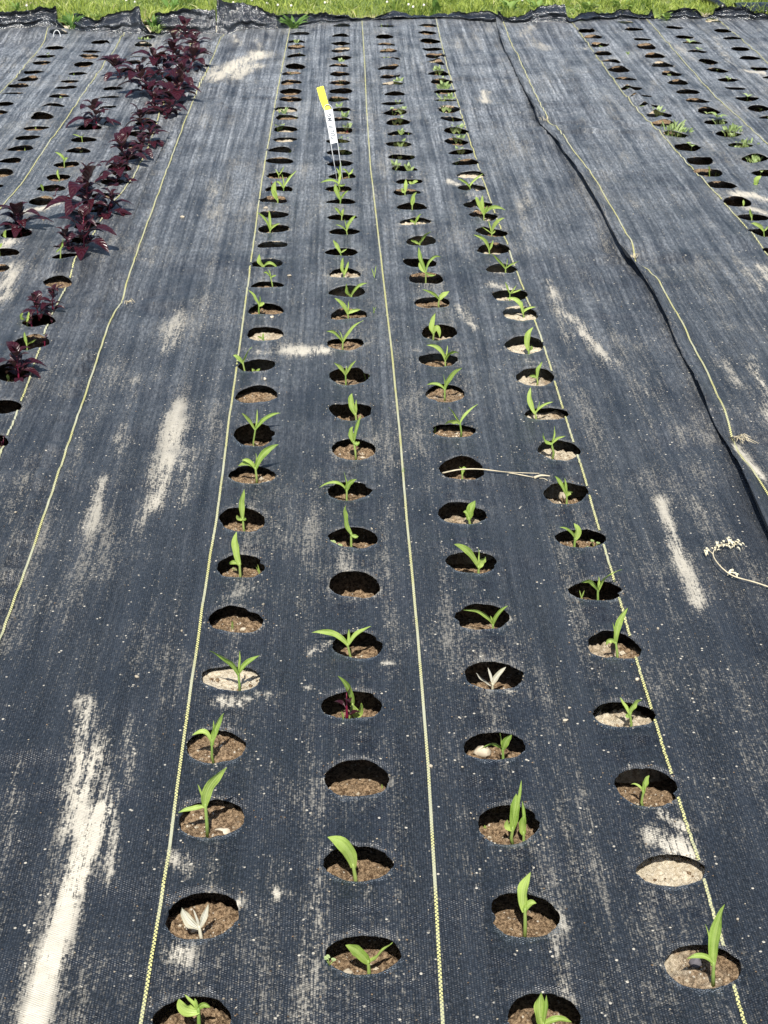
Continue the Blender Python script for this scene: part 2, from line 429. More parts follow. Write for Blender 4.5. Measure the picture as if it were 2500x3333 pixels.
ROWS['L3'] = boxes('-80,53,578,622 -60,117,475,545 5,190,365,425 170,330,180,220 222,390,100,143', .5425, 0, 550) + boxes('277,425,1055,1080 322,480,980,1003 393,547,902,928 430,580,825,858 467,607,755,787 600,697,632,660 590,720,577,600 620,735,520,550 705,812,425,447 740,850,375,392 780,890,335,350 810,910,258,290 828,935,222,245')
ROWS['L4'] = [(-30, 1443, 120, 42), (10, 1327, 118, 44), (40, 1220, 114, 44), (99, 1117, 118, 44), (126, 1046, 112, 40), (186, 903, 94, 52)]
# the amaranths hide the far part of their row
_a, _b = gp(186, 903), gp(640, 118)
_n = 22
for _k in range(1, _n):
    _p = _a + (_b - _a) * _k / _n
    _x, _y = to_px(_p)
    ROWS['L4'].append((_x, _y, .0584 * (_y + 925) * .93, .0584 * (_y + 925) * .14 + 5))
LIT = {'A': '.75 .85 .9 .9 .97 .72 .5 .5 .7 .35 .7 .25 .7 .6 .5 .12 0 .2 0 .1 .3 .5 .3 .4 .6 .5 .8 .7 .4 .4 .6 .2 .1 .2 .3 .2 .5',
       'B': '.6 .7 .55 .35 .55 .4 .4 .4 .75 .28 .5 .8 .7 0 .7 .15 .1 .05 .1 .4 .5 .1 .1 .1 .1 .1 .1 .1 .3 .4 .2 .1 .1 .1 .3 .1 .4',
       'C': '.35 .55 .6 .5 .45 .45 .35 .5 .35 .6 .85 .5 .4 .7 .25 .15 .2 .6 .15 .1 .2 .3 .1 .1 .6 .1 .1 .1 .1 .1 .2 .1 .2 .2 .1 .1 .2',
       'D': '.95 .85 .7 .7 .7 .35 .5 .45 .6 .6 .6 .65 .75 .5 .3 .38 .5 .4 .35 .42 .8 .1 .2 .2 .1 .3 .4 .1 .1 .1 .2 .1 .1 .1 .1 .5 .7'}
PALE = {('A', 4): .75, ('A', 10): .3, ('A', 19): .4, ('B', 0): .1, ('B', 10): .35, ('B', 8): .2, ('C', 5): .35, ('C', 7): .45, ('C', 8): .3, ('C', 10): .3,
        ('C', 13): .3, ('C', 17): .9, ('C', 24): .9, ('D', 1): .95, ('D', 2): .35, ('D', 3): .62, ('D', 0): .42, ('D', 4): .45, ('D', 5): .35, ('D', 7): .4, ('D', 8): .6,
        ('D', 9): .6, ('D', 10): .6, ('D', 11): 1., ('D', 12): 1., ('D', 13): .8, ('D', 14): .9, ('D', 15): .95, ('D', 17): .6, ('D', 19): .9, ('D', 20): 1., ('A', 16): .7}
HOLES = []          # dicts: centre, half axes, contour, soil depth
for rn, lst in ROWS.items():
    lit = [float(v) for v in LIT[rn].split()] if rn in LIT else None
    for i, (x, y, w, h) in enumerate(lst):
        p = gp(x, y); s = F / zdepth(p)
        a = w / 2 / s
        vr = (y + 925) * math.cos(TH) / F
        b = np.clip(h / 2 / s / vr, .66 * a, 1.08 * a)
        if rn[0] in 'LR': a = min(a, .040); b = np.clip(b, .5 * a, a)
        lf = lit[i] if lit else random.uniform(.0, .22)
        al = math.asin(min(.95, vr))
        gdep = (1 - lf) * 2 * b / max(.25, 1 / math.tan(al) - 1 / math.tan(SUN_EL))
        gdep = float(np.clip(gdep + .003, .006, .042))
        pale = PALE.get((rn, i), .5 if (random.random() < .15 and i > 8) else .04)
        th = np.linspace(0, 2 * math.pi, 49)[:-1]
        wob = 1 + .045 * np.sin(2 * th + random.uniform(0, 6)) + .02 * np.sin(3 * th + random.uniform(0, 6)) + .010 * np.sin(7 * th + random.uniform(0, 6)) + np.random.default_rng(i * 13 + len(rn) + ord(rn[0])).normal(0, .014, 48)
        for _q in range(random.choice([0, 1, 1, 2])):       # a notch or a melted lip
            t0 = random.uniform(0, 2 * math.pi); wob = wob + random.choice([-.14, -.09, .07]) * np.exp(-((np.angle(np.exp(1j * (th - t0)))) / .16) ** 2)
        e = random.uniform(1.85, 2.25)
        cx = np.sign(np.cos(th)) * np.abs(np.cos(th)) ** (2 / e); cy = np.sign(np.sin(th)) * np.abs(np.sin(th)) ** (2 / e)
        HOLES.append(dict(row=rn, i=i, x=p[0], y=p[1], a=a, b=b, g=gdep, pale=pale, px=x, py=y,
                          cx=p[0] + a * wob * cx, cy=p[1] + b * wob * cy,
                          lift=random.choice([1, 1, .4, 1.4]) * random.uniform(.0, .0085) if p[1] > 3.0 else random.uniform(.0, .0060),
                          ox=random.uniform(-.5, .5), dip=random.uniform(-.0055, .0045) if p[1] > 3 else random.uniform(-.001, .003)))
HX = np.array([h['x'] for h in HOLES]); HY = np.array([h['y'] for h in HOLES])

# ------------------------------------------------------------------ lines and seams measured on the ground
def gline(s):
    pts = [gp(*[float(v) for v in q.split(',')]) for q in s.split()]
    pts.sort(key=lambda p: p[1])
    return np.array([p[0] for p in pts]), np.array([p[1] for p in pts])
def fx(line, y):
    X, Y = line; y = np.asarray(y, float)
    r = np.interp(y, Y, X)
    k0 = (X[2] - X[0]) / (Y[2] - Y[0])
    return np.where(y < Y[0], X[0] + (y - Y[0]) * k0 * .3, r)
SEAM_L = gline('706,90 700,110 670,180 630,290 570,400 534,488 491,577 450,686 391,821 369,930 325,1027 282,1136 240,1239 207,1324 160,1446 105,1598 63,1724 0,1900 -75,2150')
SEAM_R = gline('1616,76 1633,146 1671,233 1717,320 1752,401 1795,450 1844,515 1898,600 1936,661 1980,743 2009,806 2033,830 2071,883 2124,960 2163,1037 2214,1150 2243,1201 2277,1286 2319,1374 2357,1421 2391,1505 2424,1585 2500,1750 2600,1985')
THREADS = {
 'left': ['171,70 165,92 136,152 54,250 0,304 -90,400', '404,90 404,108 374,163 239,353 70,597 0,683 -120,850', '645,95 600,190 540,330 480,483 434,577 340,700 255,843 201,935 163,1044 131,1134 63,1324 0,1492 -60,1680'],
 'mid': ['738,92 732,98 683,217 656,271 597,412 548,550 472,756 393,981 369,1027 325,1150 253,1370 181,1581 105,1800 0,2102 -120,2450',
         '944,80 944,98 927,179 898,331 852,600 778,1150 749,1356 707,1700 686,1808 587,2500 550,2788 460,3333 445,3450',
         '1178,66 1186,190 1193,353 1206,550 1212,600 1275,1150 1300,1402 1324,1700 1356,2034 1394,2501 1441,3333 1448,3450',
         '1418,60 1451,206 1505,391 1558,550 1576,600 1667,850 1775,1150 1868,1457 1940,1700 2060,2118 2173,2500 2279,2830 2418,3333 2450,3450'],
 'right': ['1638,76 1654,125 1703,228 1757,342 1784,399 1809,410 1866,499 1942,600 1956,627 2013,728 2054,801 2069,842 2110,873 2148,936 2211,1047 2262,1150 2285,1189 2344,1324 2386,1421 2408,1480 2454,1556 2500,1627 2600,1800',
           '1852,62 1855,71 1904,136 1980,244 2072,363 2197,494 2294,600 2399,714 2500,844 2620,1000', '2085,58 2105,68 2197,174 2332,326 2500,477 2640,600', '2332,68 2414,136 2500,212 2600,300']}
endl = parse('-400,96 -100,92 0,96 170,92 300,104 450,108 700,108 900,98 1000,82 1180,68 1320,66 1420,62 1640,78 1860,80 2000,66 2160,66 2300,66 2500,70 2900,74')
EP = np.array([gp(*q)[:2] for q in endl])
def yend(x): return np.interp(x, EP[:, 0], EP[:, 1])
PINS = [gp(2075, 845), gp(2392, 1425), gp(400, 985), gp(735, 105), gp(415, 112), gp(1800, 405), gp(672, 272)]

DIPS = [(gp(205, 925), .075, -.020), (gp(240, 855), .05, .012), (gp(370, 960), .035, -.012), (gp(150, 1085), .05, .006),
        (gp(2075, 850), .07, -.010), (gp(2030, 700), .12, .006), (gp(2390, 1430), .08, -.010), (gp(60, 130), .09, -.02), (gp(130, 110), .10, .02),
        (gp(715, 115), .05, -.014), (gp(800, 125), .09, .014), (gp(1790, 95), .08, .010), (gp(1260, 110), .07, .012), (gp(1100, 105), .08, .010)]
def base_h(x, y):
    z = .0030 * fbm(x / .7, y / .7, 3, 2) + .0050 * fbm(x / .12, y / .10, 9, 3)
    z = z + .0030 * vnoise(x / .045, y / .45, 21)                      # long creases down the sheet
    r1 = vnoise(x / .30, y / .055 + 2.5 * vnoise(x / .35, y / .35, 52), 51)   # slack ripples lying across it
    z = z + .0200 * np.clip(np.abs(r1) - .18, 0, 1) * np.clip(vnoise(x / .45, y / .5, 53) * 3 + .4, 0, 1)
    r2 = np.abs(vnoise(x / .11 + 1.5 * vnoise(x / .5, y / .5, 57), y / 1.1, 58))
    z = z + .0110 * np.exp(-(r2 / .05) ** 2) * np.clip(vnoise(x / .5, y / .6, 59) * 4 - .2, 0, 1)
    # small cross puckers between the holes of a row
    d = np.full(np.shape(x), 9.0)
    return z
def rim_h(x, y):
    z = np.zeros_like(x)
    for h in HOLES:
        m = (np.abs(x - h['x']) < .14) & (np.abs(y - h['y']) < .14)
        if not m.any(): continue
        dx = x[m] - h['x']; dy = y[m] - h['y']
        g1 = np.exp(-((dx - h['ox'] * h['a']) ** 2 / (2 * .026 ** 2) + (dy - h['b']) ** 2 / (2 * .020 ** 2)))
        g2 = np.exp(-((dx + h['ox'] * h['a']) ** 2 / (2 * .03 ** 2) + (dy + h['b']) ** 2 / (2 * .014 ** 2)))
        r = np.sqrt((dx / h['a']) ** 2 + (dy / h['b']) ** 2)
        pk = .0030 * np.exp(-np.clip(np.abs(np.abs(dy) - .06) / .02, 0, 4)) * np.exp(-(dx / .045) ** 2) * np.sin(dy / .0035 + dx / .02 + h['i'])
        z[m] += h['lift'] * g1 - h['dip'] * g2 + pk * (1 - 0.0 * r)
    for p in PINS:
        dx = x - p[0]; dy = y - p[1]; r = np.hypot(dx, dy)
        an = np.arctan2(dy, dx)
        z += np.exp(-(r / .035) ** 2) * -.007 + .0055 * np.exp(-((r - .09) / .06) ** 2) * np.sin(an * 5 + p[0] * 9)
    for (q, r0, a) in DIPS:
        z += a * np.exp(-((x - q[0]) ** 2 + ((y - q[1]) * .8) ** 2) / r0 ** 2)
    return z
def h_all(x, y, sheet):
    x = np.asarray(x, float); y = np.asarray(y, float)
    z = base_h(x, y) + rim_h(x, y)
    if sheet == 'mid':
        z = z + .004
        d = x - fx(SEAM_L, y)
        z = z + .005 * np.exp(-np.clip(d, 0, 1) / .02) * (.9 + 1.2 * vnoise(x * 0, y / .035, 5))
        z = z + .0055 * np.sin(y / .0105 + 3 * vnoise(x * 0, y / .1, 8)) * np.exp(-((d - .012) / .012) ** 2) * np.clip(1.2 + 1.6 * vnoise(x * 0, y / .3, 18), .3, 2)
    if sheet == 'right':
        d = x - fx(SEAM_R, y)
        z = z + .006 + .0125 * np.exp(-(np.clip(d, 0, 1) / .014) ** 1.5) * (1 + 1.5 * vnoise(x * 0, y / .09, 16))
        z = z + .0022 * np.sin(y / .006) * np.exp(-np.clip(d, 0, 1) / .008)
    return z

# thick dust spills: polyline in the photograph, half width (m), strength
DUST = []
def dust(s, w, k):
    P = [gp(*q)[:2] for q in parse(s)]
    DUST.append((P, w, k))
dust('275,2290 268,2420 262,2520', .012, .95)
dust('290,2480 262,2600 235,2700', .020, .95)
dust('330,2660 285,2760 235,2900 165,3120 110,3333 95,3450', .017, 1.3)
dust('225,2900 150,3120', .010, 1.1)
dust('335,2400 352,2580 368,2760 350,2860', .012, .72)
dust('420,2350 425,2560', .010, .5)
dust('290,2350 250,2600', .03, .6)
dust('60,2500 30,2800', .012, .45)
dust('570,1330 530,1560 505,1650', .020, .78)
dust('600,1380 560,1600', .012, .6)
dust('500,1500 470,1650', .014, .5)
dust('620,1480 600,1640', .018, .55)
dust('400,1400 380,1480', .015, .5); dust('330,1580 300,1720', .018, .6); dust('475,1640 445,1730', .014, .55); dust('440,1250 420,1340', .014, .45)
dust('580,1040 545,1140', .028, .6); dust('690,600 690,700', .03, .45)
dust('700,255 745,230 800,200 840,185', .055, 1.0); dust('760,245 820,225', .06, .9); dust('690,240 700,225', .03, .8)
dust('745,115 780,150', .012, .8); dust('830,140 850,158', .012, .7)
dust('935,1147 1070,1150', .016, .95); dust('800,1145 880,1160', .010, .75)
dust('1490,1000 1540,1070', .014, .85); dust('1350,1145 1372,1130', .006, .6)
dust('1720,95 1700,120 1735,145 1780,160', .04, .6); dust('1580,300 1580,335', .02, .95); dust('1462,592 1488,605', .014, 1.0)
dust('1720,600 1700,680', .02, .5)
dust('1785,930 1820,1000 1860,1110', .014, .75); dust('1865,1040 1920,1110 1990,1195', .018, .85); dust('2090,1210 2110,1290', .014, .45)
dust('2150,1640 2200,1790 2270,1960', .016, .8); dust('2260,1640 2310,1800', .012, .4)
dust('2392,1440 2430,1500 2470,1555', .011, 1.1); dust('2440,1180 2500,1320 2560,1450', .013, .9); dust('2355,1190 2405,1265', .013, .6)
dust('2400,640 2450,640 2520,665', .022, 1.1); dust('2420,675 2500,700', .018, .95); dust('2480,880 2560,990', .02, .8); dust('2300,720 2400,850 2480,960', .008, .6)
dust('2130,2735 2180,2765 2240,2775', .014, 1.05); dust('2160,2655 2225,2700', .007, .95)
dust('560,2800 610,2825', .012, .75); dust('570,3100 605,3112', .011, 1.05); dust('900,2910 915,2905', .008, 1.0); dust('770,2955 785,2945', .004, 1)
dust('1815,2990 1840,3020', .007, .9); dust('1790,3050 1845,3240', .012, .5); dust('1045,2860 1020,3060 1000,3400', .020, .42); dust('1180,2880 1190,2960', .012, .4)
dust('1005,2130 1075,2100', .006, .7); dust('1300,3230 1330,3333', .014, .3)
dust('90,690 135,680 185,665', .018, 1.1); dust('0,800 30,790', .03, .9); dust('10,960 30,880', .03, .8); dust('0,660 60,560 130,440', .012, .35); dust('150,440 200,400', .02, .35)
dust('75,160 110,200', .03, .5); dust('420,185 470,175 520,120', .02, .45); dust('560,100 640,110', .02, .4)
dust('2180,140 2260,200', .02, .6); dust('2330,130 2380,220', .02, .6); dust('2140,240 2120,300', .014, .5); dust('1900,165 1930,155', .012, .8); dust('2430,235 2480,240', .02, .9)
dust('800,1500 870,1495', .006, .5); dust('700,2290 780,2300 850,2270', .005, .9); dust('1660,2262 1590,2262', .003, .9)
dust('1225,2170 1290,2160', .004, .9); dust('780,2285 1050,2240', .0022, .8); dust('800,1925 730,1960', .012, .45); dust('1120,1800 1130,1900', .016, .45)
dust('1700,1180 1760,1190', .01, .5); dust('1600,930 1660,950', .014, .8); dust('1520,640 1580,645', .008, .6)
def dust_at(x, y):
    D = np.zeros_like(x)
    for P, w, k in DUST:
        xs = [p[0] for p in P]; ys = [p[1] for p in P]
        m = (x > min(xs) - 3 * w) & (x < max(xs) + 3 * w) & (y > min(ys) - 9 * w) & (y < max(ys) + 9 * w)
        if not m.any(): continue
        qx = x[m]; qy = y[m]; best = np.full(qx.shape, 9.0)
        for (ax, ay), (bx, by) in zip(P[:-1], P[1:]):
            ux, uy = bx - ax, by - ay; L = ux * ux + uy * uy + 1e-12
            t = np.clip(((qx - ax) * ux + (qy - ay) * uy) / L, 0, 1)
            dx = (qx - ax - t * ux); dy = (qy - ay - t * uy) * .45
            best = np.minimum(best, np.hypot(dx, dy))
        n = .35 * fbm(qx / .02, qy / .09, 31, 3)
        D[m] = np.maximum(D[m], k * np.clip(1.35 - best / w + n, 0, 1))
    for h in HOLES:                                  # soil scattered round the rims
        if (h['i'] * 7 + len(h['row'])) % 3: continue
        m = (np.abs(x - h['x']) < .09) & (np.abs(y - h['y'] + h['b']) < .07)
        if not m.any(): continue
        dx = x[m] - h['x']; dy = y[m] - h['y']
        r = np.abs(np.sqrt((dx / h['a']) ** 2 + (dy / h['b']) ** 2) - 1.08)
        D[m] = np.maximum(D[m], .75 * np.clip(1 - r / .22, 0, 1) * (dy < 0) * np.clip(.7 + 1.6 * vnoise(dx / .02 + h['i'], dy / .02, 4), 0, 1))
    return D

def wedge(x, y, mg):
    c = x - y * 0.0233
    hw = .245 * np.hypot(y, HC) + mg
    return np.abs(c) < hw
Y0 = -.6
def sheet_points(sheet):
    """free grid points, then constrained outlines"""
    pts = []
    for (step, sel) in ((.0125, 0), (.019, 1), (.07, 2)):
        ys = np.arange(Y0, 7.6, step); xs = np.arange(-3.4, 3.6, step)
        X, Y = np.meshgrid(xs, ys); X = X.ravel(); Y = Y.ravel()
        X = X + rng.uniform(-.22, .22, X.shape) * step; Y = Y + rng.uniform(-.22, .22, Y.shape) * step
        inw = wedge(X, Y, .10) & (Y > .9)
        near = Y < 2.6
        keep = {0: inw & near, 1: inw & ~near, 2: ~inw}[sel]
        pts.append(np.stack([X[keep], Y[keep], np.full(keep.sum(), step)], 1))
    return np.concatenate(pts)
GRID = sheet_points('all')
def build_sheet(sheet):
    G_ = GRID
    x, y, st = G_[:, 0], G_[:, 1], G_[:, 2]
    if sheet == 'left': lo = np.full_like(x, -3.4); hi = fx(SEAM_L, y) + .05
    elif sheet == 'mid': lo = fx(SEAM_L, y); hi = fx(SEAM_R, y) + .05
    else: lo = fx(SEAM_R, y); hi = np.full_like(x, 3.5)
    k = (x > lo + .4 * st) & (x < hi - .4 * st) & (y < yend(x) - .4 * st) & (y > Y0 + .4 * st)
    x, y, st = x[k], y[k], st[k]
    hs = []
    ylo = min(yend(-3), yend(0), yend(3)) + .1
    for h in HOLES:
        left = fx(SEAM_L, h['y']); right = fx(SEAM_R, h['y'])
        own = 'left' if h['x'] < left else ('mid' if h['x'] < right else 'right')
        if own == sheet and h['y'] < yend(h['x']) - .05: hs.append(h)
    keep = np.ones(len(x), bool)
    for h in hs:
        m = (np.abs(x - h['x']) < .07) & (np.abs(y - h['y']) < .07)
        idx = np.where(m)[0]
        r = ((x[idx] - h['x']) / (h['a'] + .006)) ** 2 + ((y[idx] - h['y']) / (h['b'] + .006)) ** 2
        keep[idx[r < 1]] = False
    x, y = x[keep], y[keep]
    V = [Vector((a, b)) for a, b in zip(x, y)]
    E = []
    def outline(px, py):
        b = len(V)
        for a, c in zip(px, py): V.append(Vector((float(a), float(c))))
        n = len(px)
        for i in range(n): E.append((b + i, b + (i + 1) % n))
    # border
    yy = np.arange(Y0, 7.6, .0048)
    if sheet == 'right' : lx = fx(SEAM_R, yy) + .0032 * np.sin(yy / .0034 + 2 * vnoise(yy * 0, yy / .06, 13)) + .002 * vnoise(yy * 0, yy / .05, 3)
    elif sheet == 'mid': lx = fx(SEAM_L, yy) + .001 * np.sin(yy / .006)
    else: lx = np.full_like(yy, -3.4)
    rx = np.full_like(yy, 3.5) if sheet == 'right' else (fx(SEAM_R, yy) + .05 if sheet == 'mid' else fx(SEAM_L, yy) + .05)
    ml = yy < yend(lx) - .004; mr = yy < yend(rx) - .004
    if sheet == 'left': ml &= (np.arange(len(yy)) % 14 == 0)
    if sheet == 'right': mr &= (np.arange(len(yy)) % 14 == 0)
    top = np.arange(lx[ml][-1], rx[mr][-1], .02)[1:-1]
    bot = np.arange(lx[0], rx[0], .08)[1:-1]
    bx = np.concatenate([bot, rx[mr], top[::-1], lx[ml][::-1]])
    by = np.concatenate([np.full(len(bot), Y0), yy[mr], yend(top)[::-1], yy[ml][::-1]])
    outline(bx, by)
    for h in hs: outline(h['cx'], h['cy'])
    res = geometry.delaunay_2d_cdt(V, E, [], 0, 1e-6)
    vo, fo = res[0], res[2]
    P = np.array([(v.x, v.y) for v in vo]); T = np.array([f for f in fo if len(f) == 3])
    cx_, cy_ = P[T].mean(1).T
    if sheet == 'left': lo = np.full_like(cx_, -3.5); hi = fx(SEAM_L, cy_) + .05
    elif sheet == 'mid': lo = fx(SEAM_L, cy_) - .004; hi = fx(SEAM_R, cy_) + .05
    else: lo = fx(SEAM_R, cy_) - .005; hi = np.full_like(cx_, 3.6)
    ok = (cx_ > lo) & (cx_ < hi) & (cy_ < yend(cx_) + .001) & (cy_ > Y0)
    for h in hs:
        idx = np.where((np.abs(cx_ - h['x']) < .06) & (np.abs(cy_ - h['y']) < .06))[0]
        if not len(idx): continue
        X1, Y1 = h['cx'], h['cy']; X2, Y2 = np.roll(X1, -1), np.roll(Y1, -1)
        qx = cx_[idx][:, None]; qy = cy_[idx][:, None]
        cr = ((Y1 > qy) != (Y2 > qy)) & (qx < (X2 - X1) * (qy - Y1) / (Y2 - Y1 + 1e-15) + X1)
        ok[idx[cr.sum(1) % 2 == 1]] = False
    T = T[ok]
    a, b, c = P[T[:, 0]], P[T[:, 1]], P[T[:, 2]]
    flip = ((b[:, 0] - a[:, 0]) * (c[:, 1] - a[:, 1]) - (b[:, 1] - a[:, 1]) * (c[:, 0] - a[:, 0])) < 0
    T[flip] = T[flip][:, ::-1]
    z = h_all(P[:, 0], P[:, 1], sheet)
    D = dust_at(P[:, 0], P[:, 1])
    V3 = [tuple(q) for q in np.column_stack([P, z])]
    labels = {'left': 'black woven ground fabric carrying the dark red plants, left of the long left seam',
              'mid': 'middle sheet of black woven ground fabric with four long rows of holes',
              'right': 'black woven ground fabric to the right of the dark jagged seam'}
    root = empty('ground_fabric', (0, 0, 0))
    tag(root, labels[sheet], 'landscape fabric', 'sheets of woven ground fabric')
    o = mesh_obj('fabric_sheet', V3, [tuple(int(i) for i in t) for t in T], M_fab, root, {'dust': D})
    md = o.modifiers.new('thickness', 'SOLIDIFY'); md.thickness = .0007; md.offset = -1
    # marker threads woven into the sheet
    for s in THREADS[sheet]:
        L = gline(s)
        ys = np.arange(max(.3, L[1][0]), min(L[1][-1], 7.3), .006)
        xs = fx(L, ys)
        zs = h_all(xs, ys, sheet) + .0019
        ylim = yend(xs)
        bad = ys > ylim
        for h in hs:
            m = (np.abs(xs - h['x']) < .06) & (np.abs(ys - h['y']) < .06)
            bad |= m & (((xs - h['x']) / (h['a'] + .001)) ** 2 + ((ys - h['y']) / (h['b'] + .001)) ** 2 < 1)
        VV = []; FF = []; side = []
        hw = .0018
        for i, (a_, b_, c_) in enumerate(zip(xs, ys, zs)):
            for u in (-1, -.03, .03, 1):
                VV.append((a_ + u * hw, b_, c_ + (.0007 if abs(u) < .5 else -.0002))); side.append(1.0 if u > 0 else 0.0)
            if i and not bad[i] and not bad[i - 1]:
                q = (i - 1) * 4
                FF += [(q + k, q + k + 1, q + k + 5, q + k + 4) for k in range(3)]
        mesh_obj('marker_thread', VV, FF, M_thr, root, {'side': side})
    return root, hs
# upturned far ends of the sheets
TOPL = parse('-200,60 0,40 20,44 100,45 184,28 190,75 215,95 238,100 241,50 270,54 315,70 350,60 390,40 455,33 460,70 490,104 503,80 505,45 600,36 690,34 705,34 706,8 715,6 745,15 810,32 900,50 925,57 965,50 1044,48 1100,50 1150,54 1220,58 1280,48 1315,45 1385,56 1425,46 1470,52 1560,45 1600,46 1638,50 1655,58 1685,58 1751,40 1841,29 1847,60 1870,70 1915,50 1980,52 2018,38 2061,48 2110,52 2121,32 2129,58 2159,58 2180,38 2208,32 2267,44 2284,58 2321,54 2327,32 2360,24 2425,30 2468,48 2500,52 2700,50')
def build_flap(sheet, root, x0, x1):
    us = np.arange(x0, x1 + .1, 3.0)
    tx = np.array([q[0] for q in TOPL]); ty = np.array([q[1] for q in TOPL])
    by = np.interp(us, [q[0] for q in endl], [q[1] for q in endl])
    tp = np.interp(us, tx, ty) + 5 * vnoise(us / 9, us * 0, 3) + 9 * vnoise(us / 31, us * 0, 13)
    VV = []; FF = []; D = []; NR = 15
    wr = 1 + 2.2 * vnoise(us / 160, us * 0, 77)
    for i, u in enumerate(us):
        p = gp(u, by[i]); sc = F / zdepth(p)
        H = max(0.0, (by[i] - tp[i]) / sc) * .98
        px_, py_ = p[0], float(yend(p[0])) - .004
        z0 = float(h_all(np.array([px_]), np.array([py_]), sheet)[0])
        for r in range(NR + 1):
            t = r / NR
            lean = .62 * H * t
            w1 = (.030 * fbm(np.array(px_ / .06), np.array(t * 2.2 + px_ * 3), 55, 4) + .018 * (abs(vnoise(np.array(px_ / .10 + t * .8), np.array(t * .9), 88)) - .25)) * math.sin(min(1, t * 2) * math.pi / 2)
            roll = .011 * math.sin(t * 9 + 5 * float(vnoise(px_ / .3, 0, 66))) * min(1, t * 3)
            VV.append((px_, py_ + lean + (float(w1) + roll) * min(1, H / .02), z0 + H * t * (1 + .0 * wr[i]) + .3 * float(w1) * min(1, H / .03)))
            D.append(.30 * max(0, 1 - t * 5))
        if i and (by[i] - tp[i] > 2) and (by[i - 1] - tp[i - 1] > 2):
            for r in range(NR):
                q = (i - 1) * (NR + 1) + r
                FF.append((q, q + NR + 1, q + NR + 2, q + 1))
    o = mesh_obj('upturned_end', VV, FF, M_flap, root, {'dust': D})
    o['label'] = 'crumpled shiny black far end of the sheet turned up against the grass'
    # the marker lines continue up the flap
    return o
roots = {}
for sh, (a, b) in {'left': (-200, 704), 'mid': (706, 1622), 'right': (1620, 2700)}.items():
    roots[sh], _ = build_sheet(sh)
    build_flap(sh, roots[sh], a, b)

# ------------------------------------------------------------------ soil below, lawn beyond
def build_soil():
    VV = []; FF = []; PA = []
    xs = np.arange(-5, 5.01, .05); ys = np.arange(-3, 7.6, .05)
    X, Y = np.meshgrid(xs, ys); Z = -.052 + .010 * fbm(X / .15, Y / .15, 2, 3)
    far = Y > 7.0
    ye = yend(X)
    Z = np.where(Y > ye - .02, -.012 + .012 * fbm(X / .08, Y / .08, 2, 3), Z)
    nx = len(xs)
    VV.append(np.stack([X.ravel(), Y.ravel(), Z.ravel()], 1)); PA.append(np.where((Y > ye - .05).ravel(), .85, .2))
    i, j = np.meshgrid(np.arange(len(ys) - 1), np.arange(nx - 1), indexing='ij')
    q = (i * nx + j).ravel(); FF.append(np.stack([q, q + 1, q + nx + 1, q + nx], 1))
    nb = X.size
    for h in HOLES:
        near = h['y'] < 2.8
        n = 96 if h['y'] < 1.9 else (60 if near else (36 if h['y'] < 4.5 else 22))
        R = .082
        u = np.linspace(-1, 1, n); U, W = np.meshgrid(u, u)
        x = h['x'] + U * R * .95; y = h['y'] + W * R * 1.0
        rr = np.clip(np.hypot(U, W), 0, 1.4)
        z = -h['g'] - .038 * np.clip((rr - .62) / .38, 0, 1.2) ** 1.5
        z = z + .0065 * fbm(x / .022, y / .022, 40 + h['i'], 5) + .0075 * np.abs(vnoise(x / .008, y / .008, 3)) + .0085 * np.maximum(0, vnoise(x / .0050, y / .0050, 9)) + .012 * np.maximum(0, vnoise(x / .010, y / .010, 19) - .1)
        z = np.minimum(z, -.004)
        VV.append(np.stack([x.ravel(), y.ravel(), z.ravel()], 1))
        pl = h['pale'] + (.28 * np.clip(-U - .2, -.5, 1) if h['row'] == 'D' else 0)
        PA.append((pl + np.zeros_like(U)).ravel())
        i, j = np.meshgrid(np.arange(n - 1), np.arange(n - 1), indexing='ij')
        q = (i * n + j).ravel() + nb; FF.append(np.stack([q, q + 1, q + n + 1, q + n], 1)); nb += n * n
    V = np.concatenate(VV); Fc = np.concatenate(FF); A = np.concatenate(PA)
    me = bpy.data.meshes.new('soil')
    me.vertices.add(len(V)); me.vertices.foreach_set('co', V.ravel())
    me.loops.add(Fc.size); me.loops.foreach_set('vertex_index', Fc.ravel().astype(np.int32))
    me.polygons.add(len(Fc)); me.polygons.foreach_set('loop_start', np.arange(0, Fc.size, 4, dtype=np.int32))
    me.update(calc_edges=True)
    me.polygons.foreach_set('use_smooth', [True] * len(Fc))
    at = me.attributes.new('pale', 'FLOAT', 'POINT'); at.data.foreach_set('value', A.astype(np.float32))
    me.materials.append(M_soil)
    o = bpy.data.objects.new('soil', me); C.objects.link(o); o['kind'] = 'structure'
build_soil()
def soil_z(x, y):
    """height of the soil surface at a point, inside a hole"""
    i = int(np.argmin((HX - x) ** 2 + (HY - y) ** 2)); h = HOLES[i]
    U = (x - h['x']) / (.082 * .95); W = (y - h['y']) / .082
    rr = min(1.4, math.hypot(U, W))
    z = -h['g'] - .038 * max(0, (rr - .62) / .38) ** 1.5
    xa = np.array(x); ya = np.array(y)
    z += .0065 * float(fbm(xa / .022, ya / .022, 40 + h['i'], 5)) + .0075 * abs(float(vnoise(xa / .008, ya / .008, 3)))
    return z, h

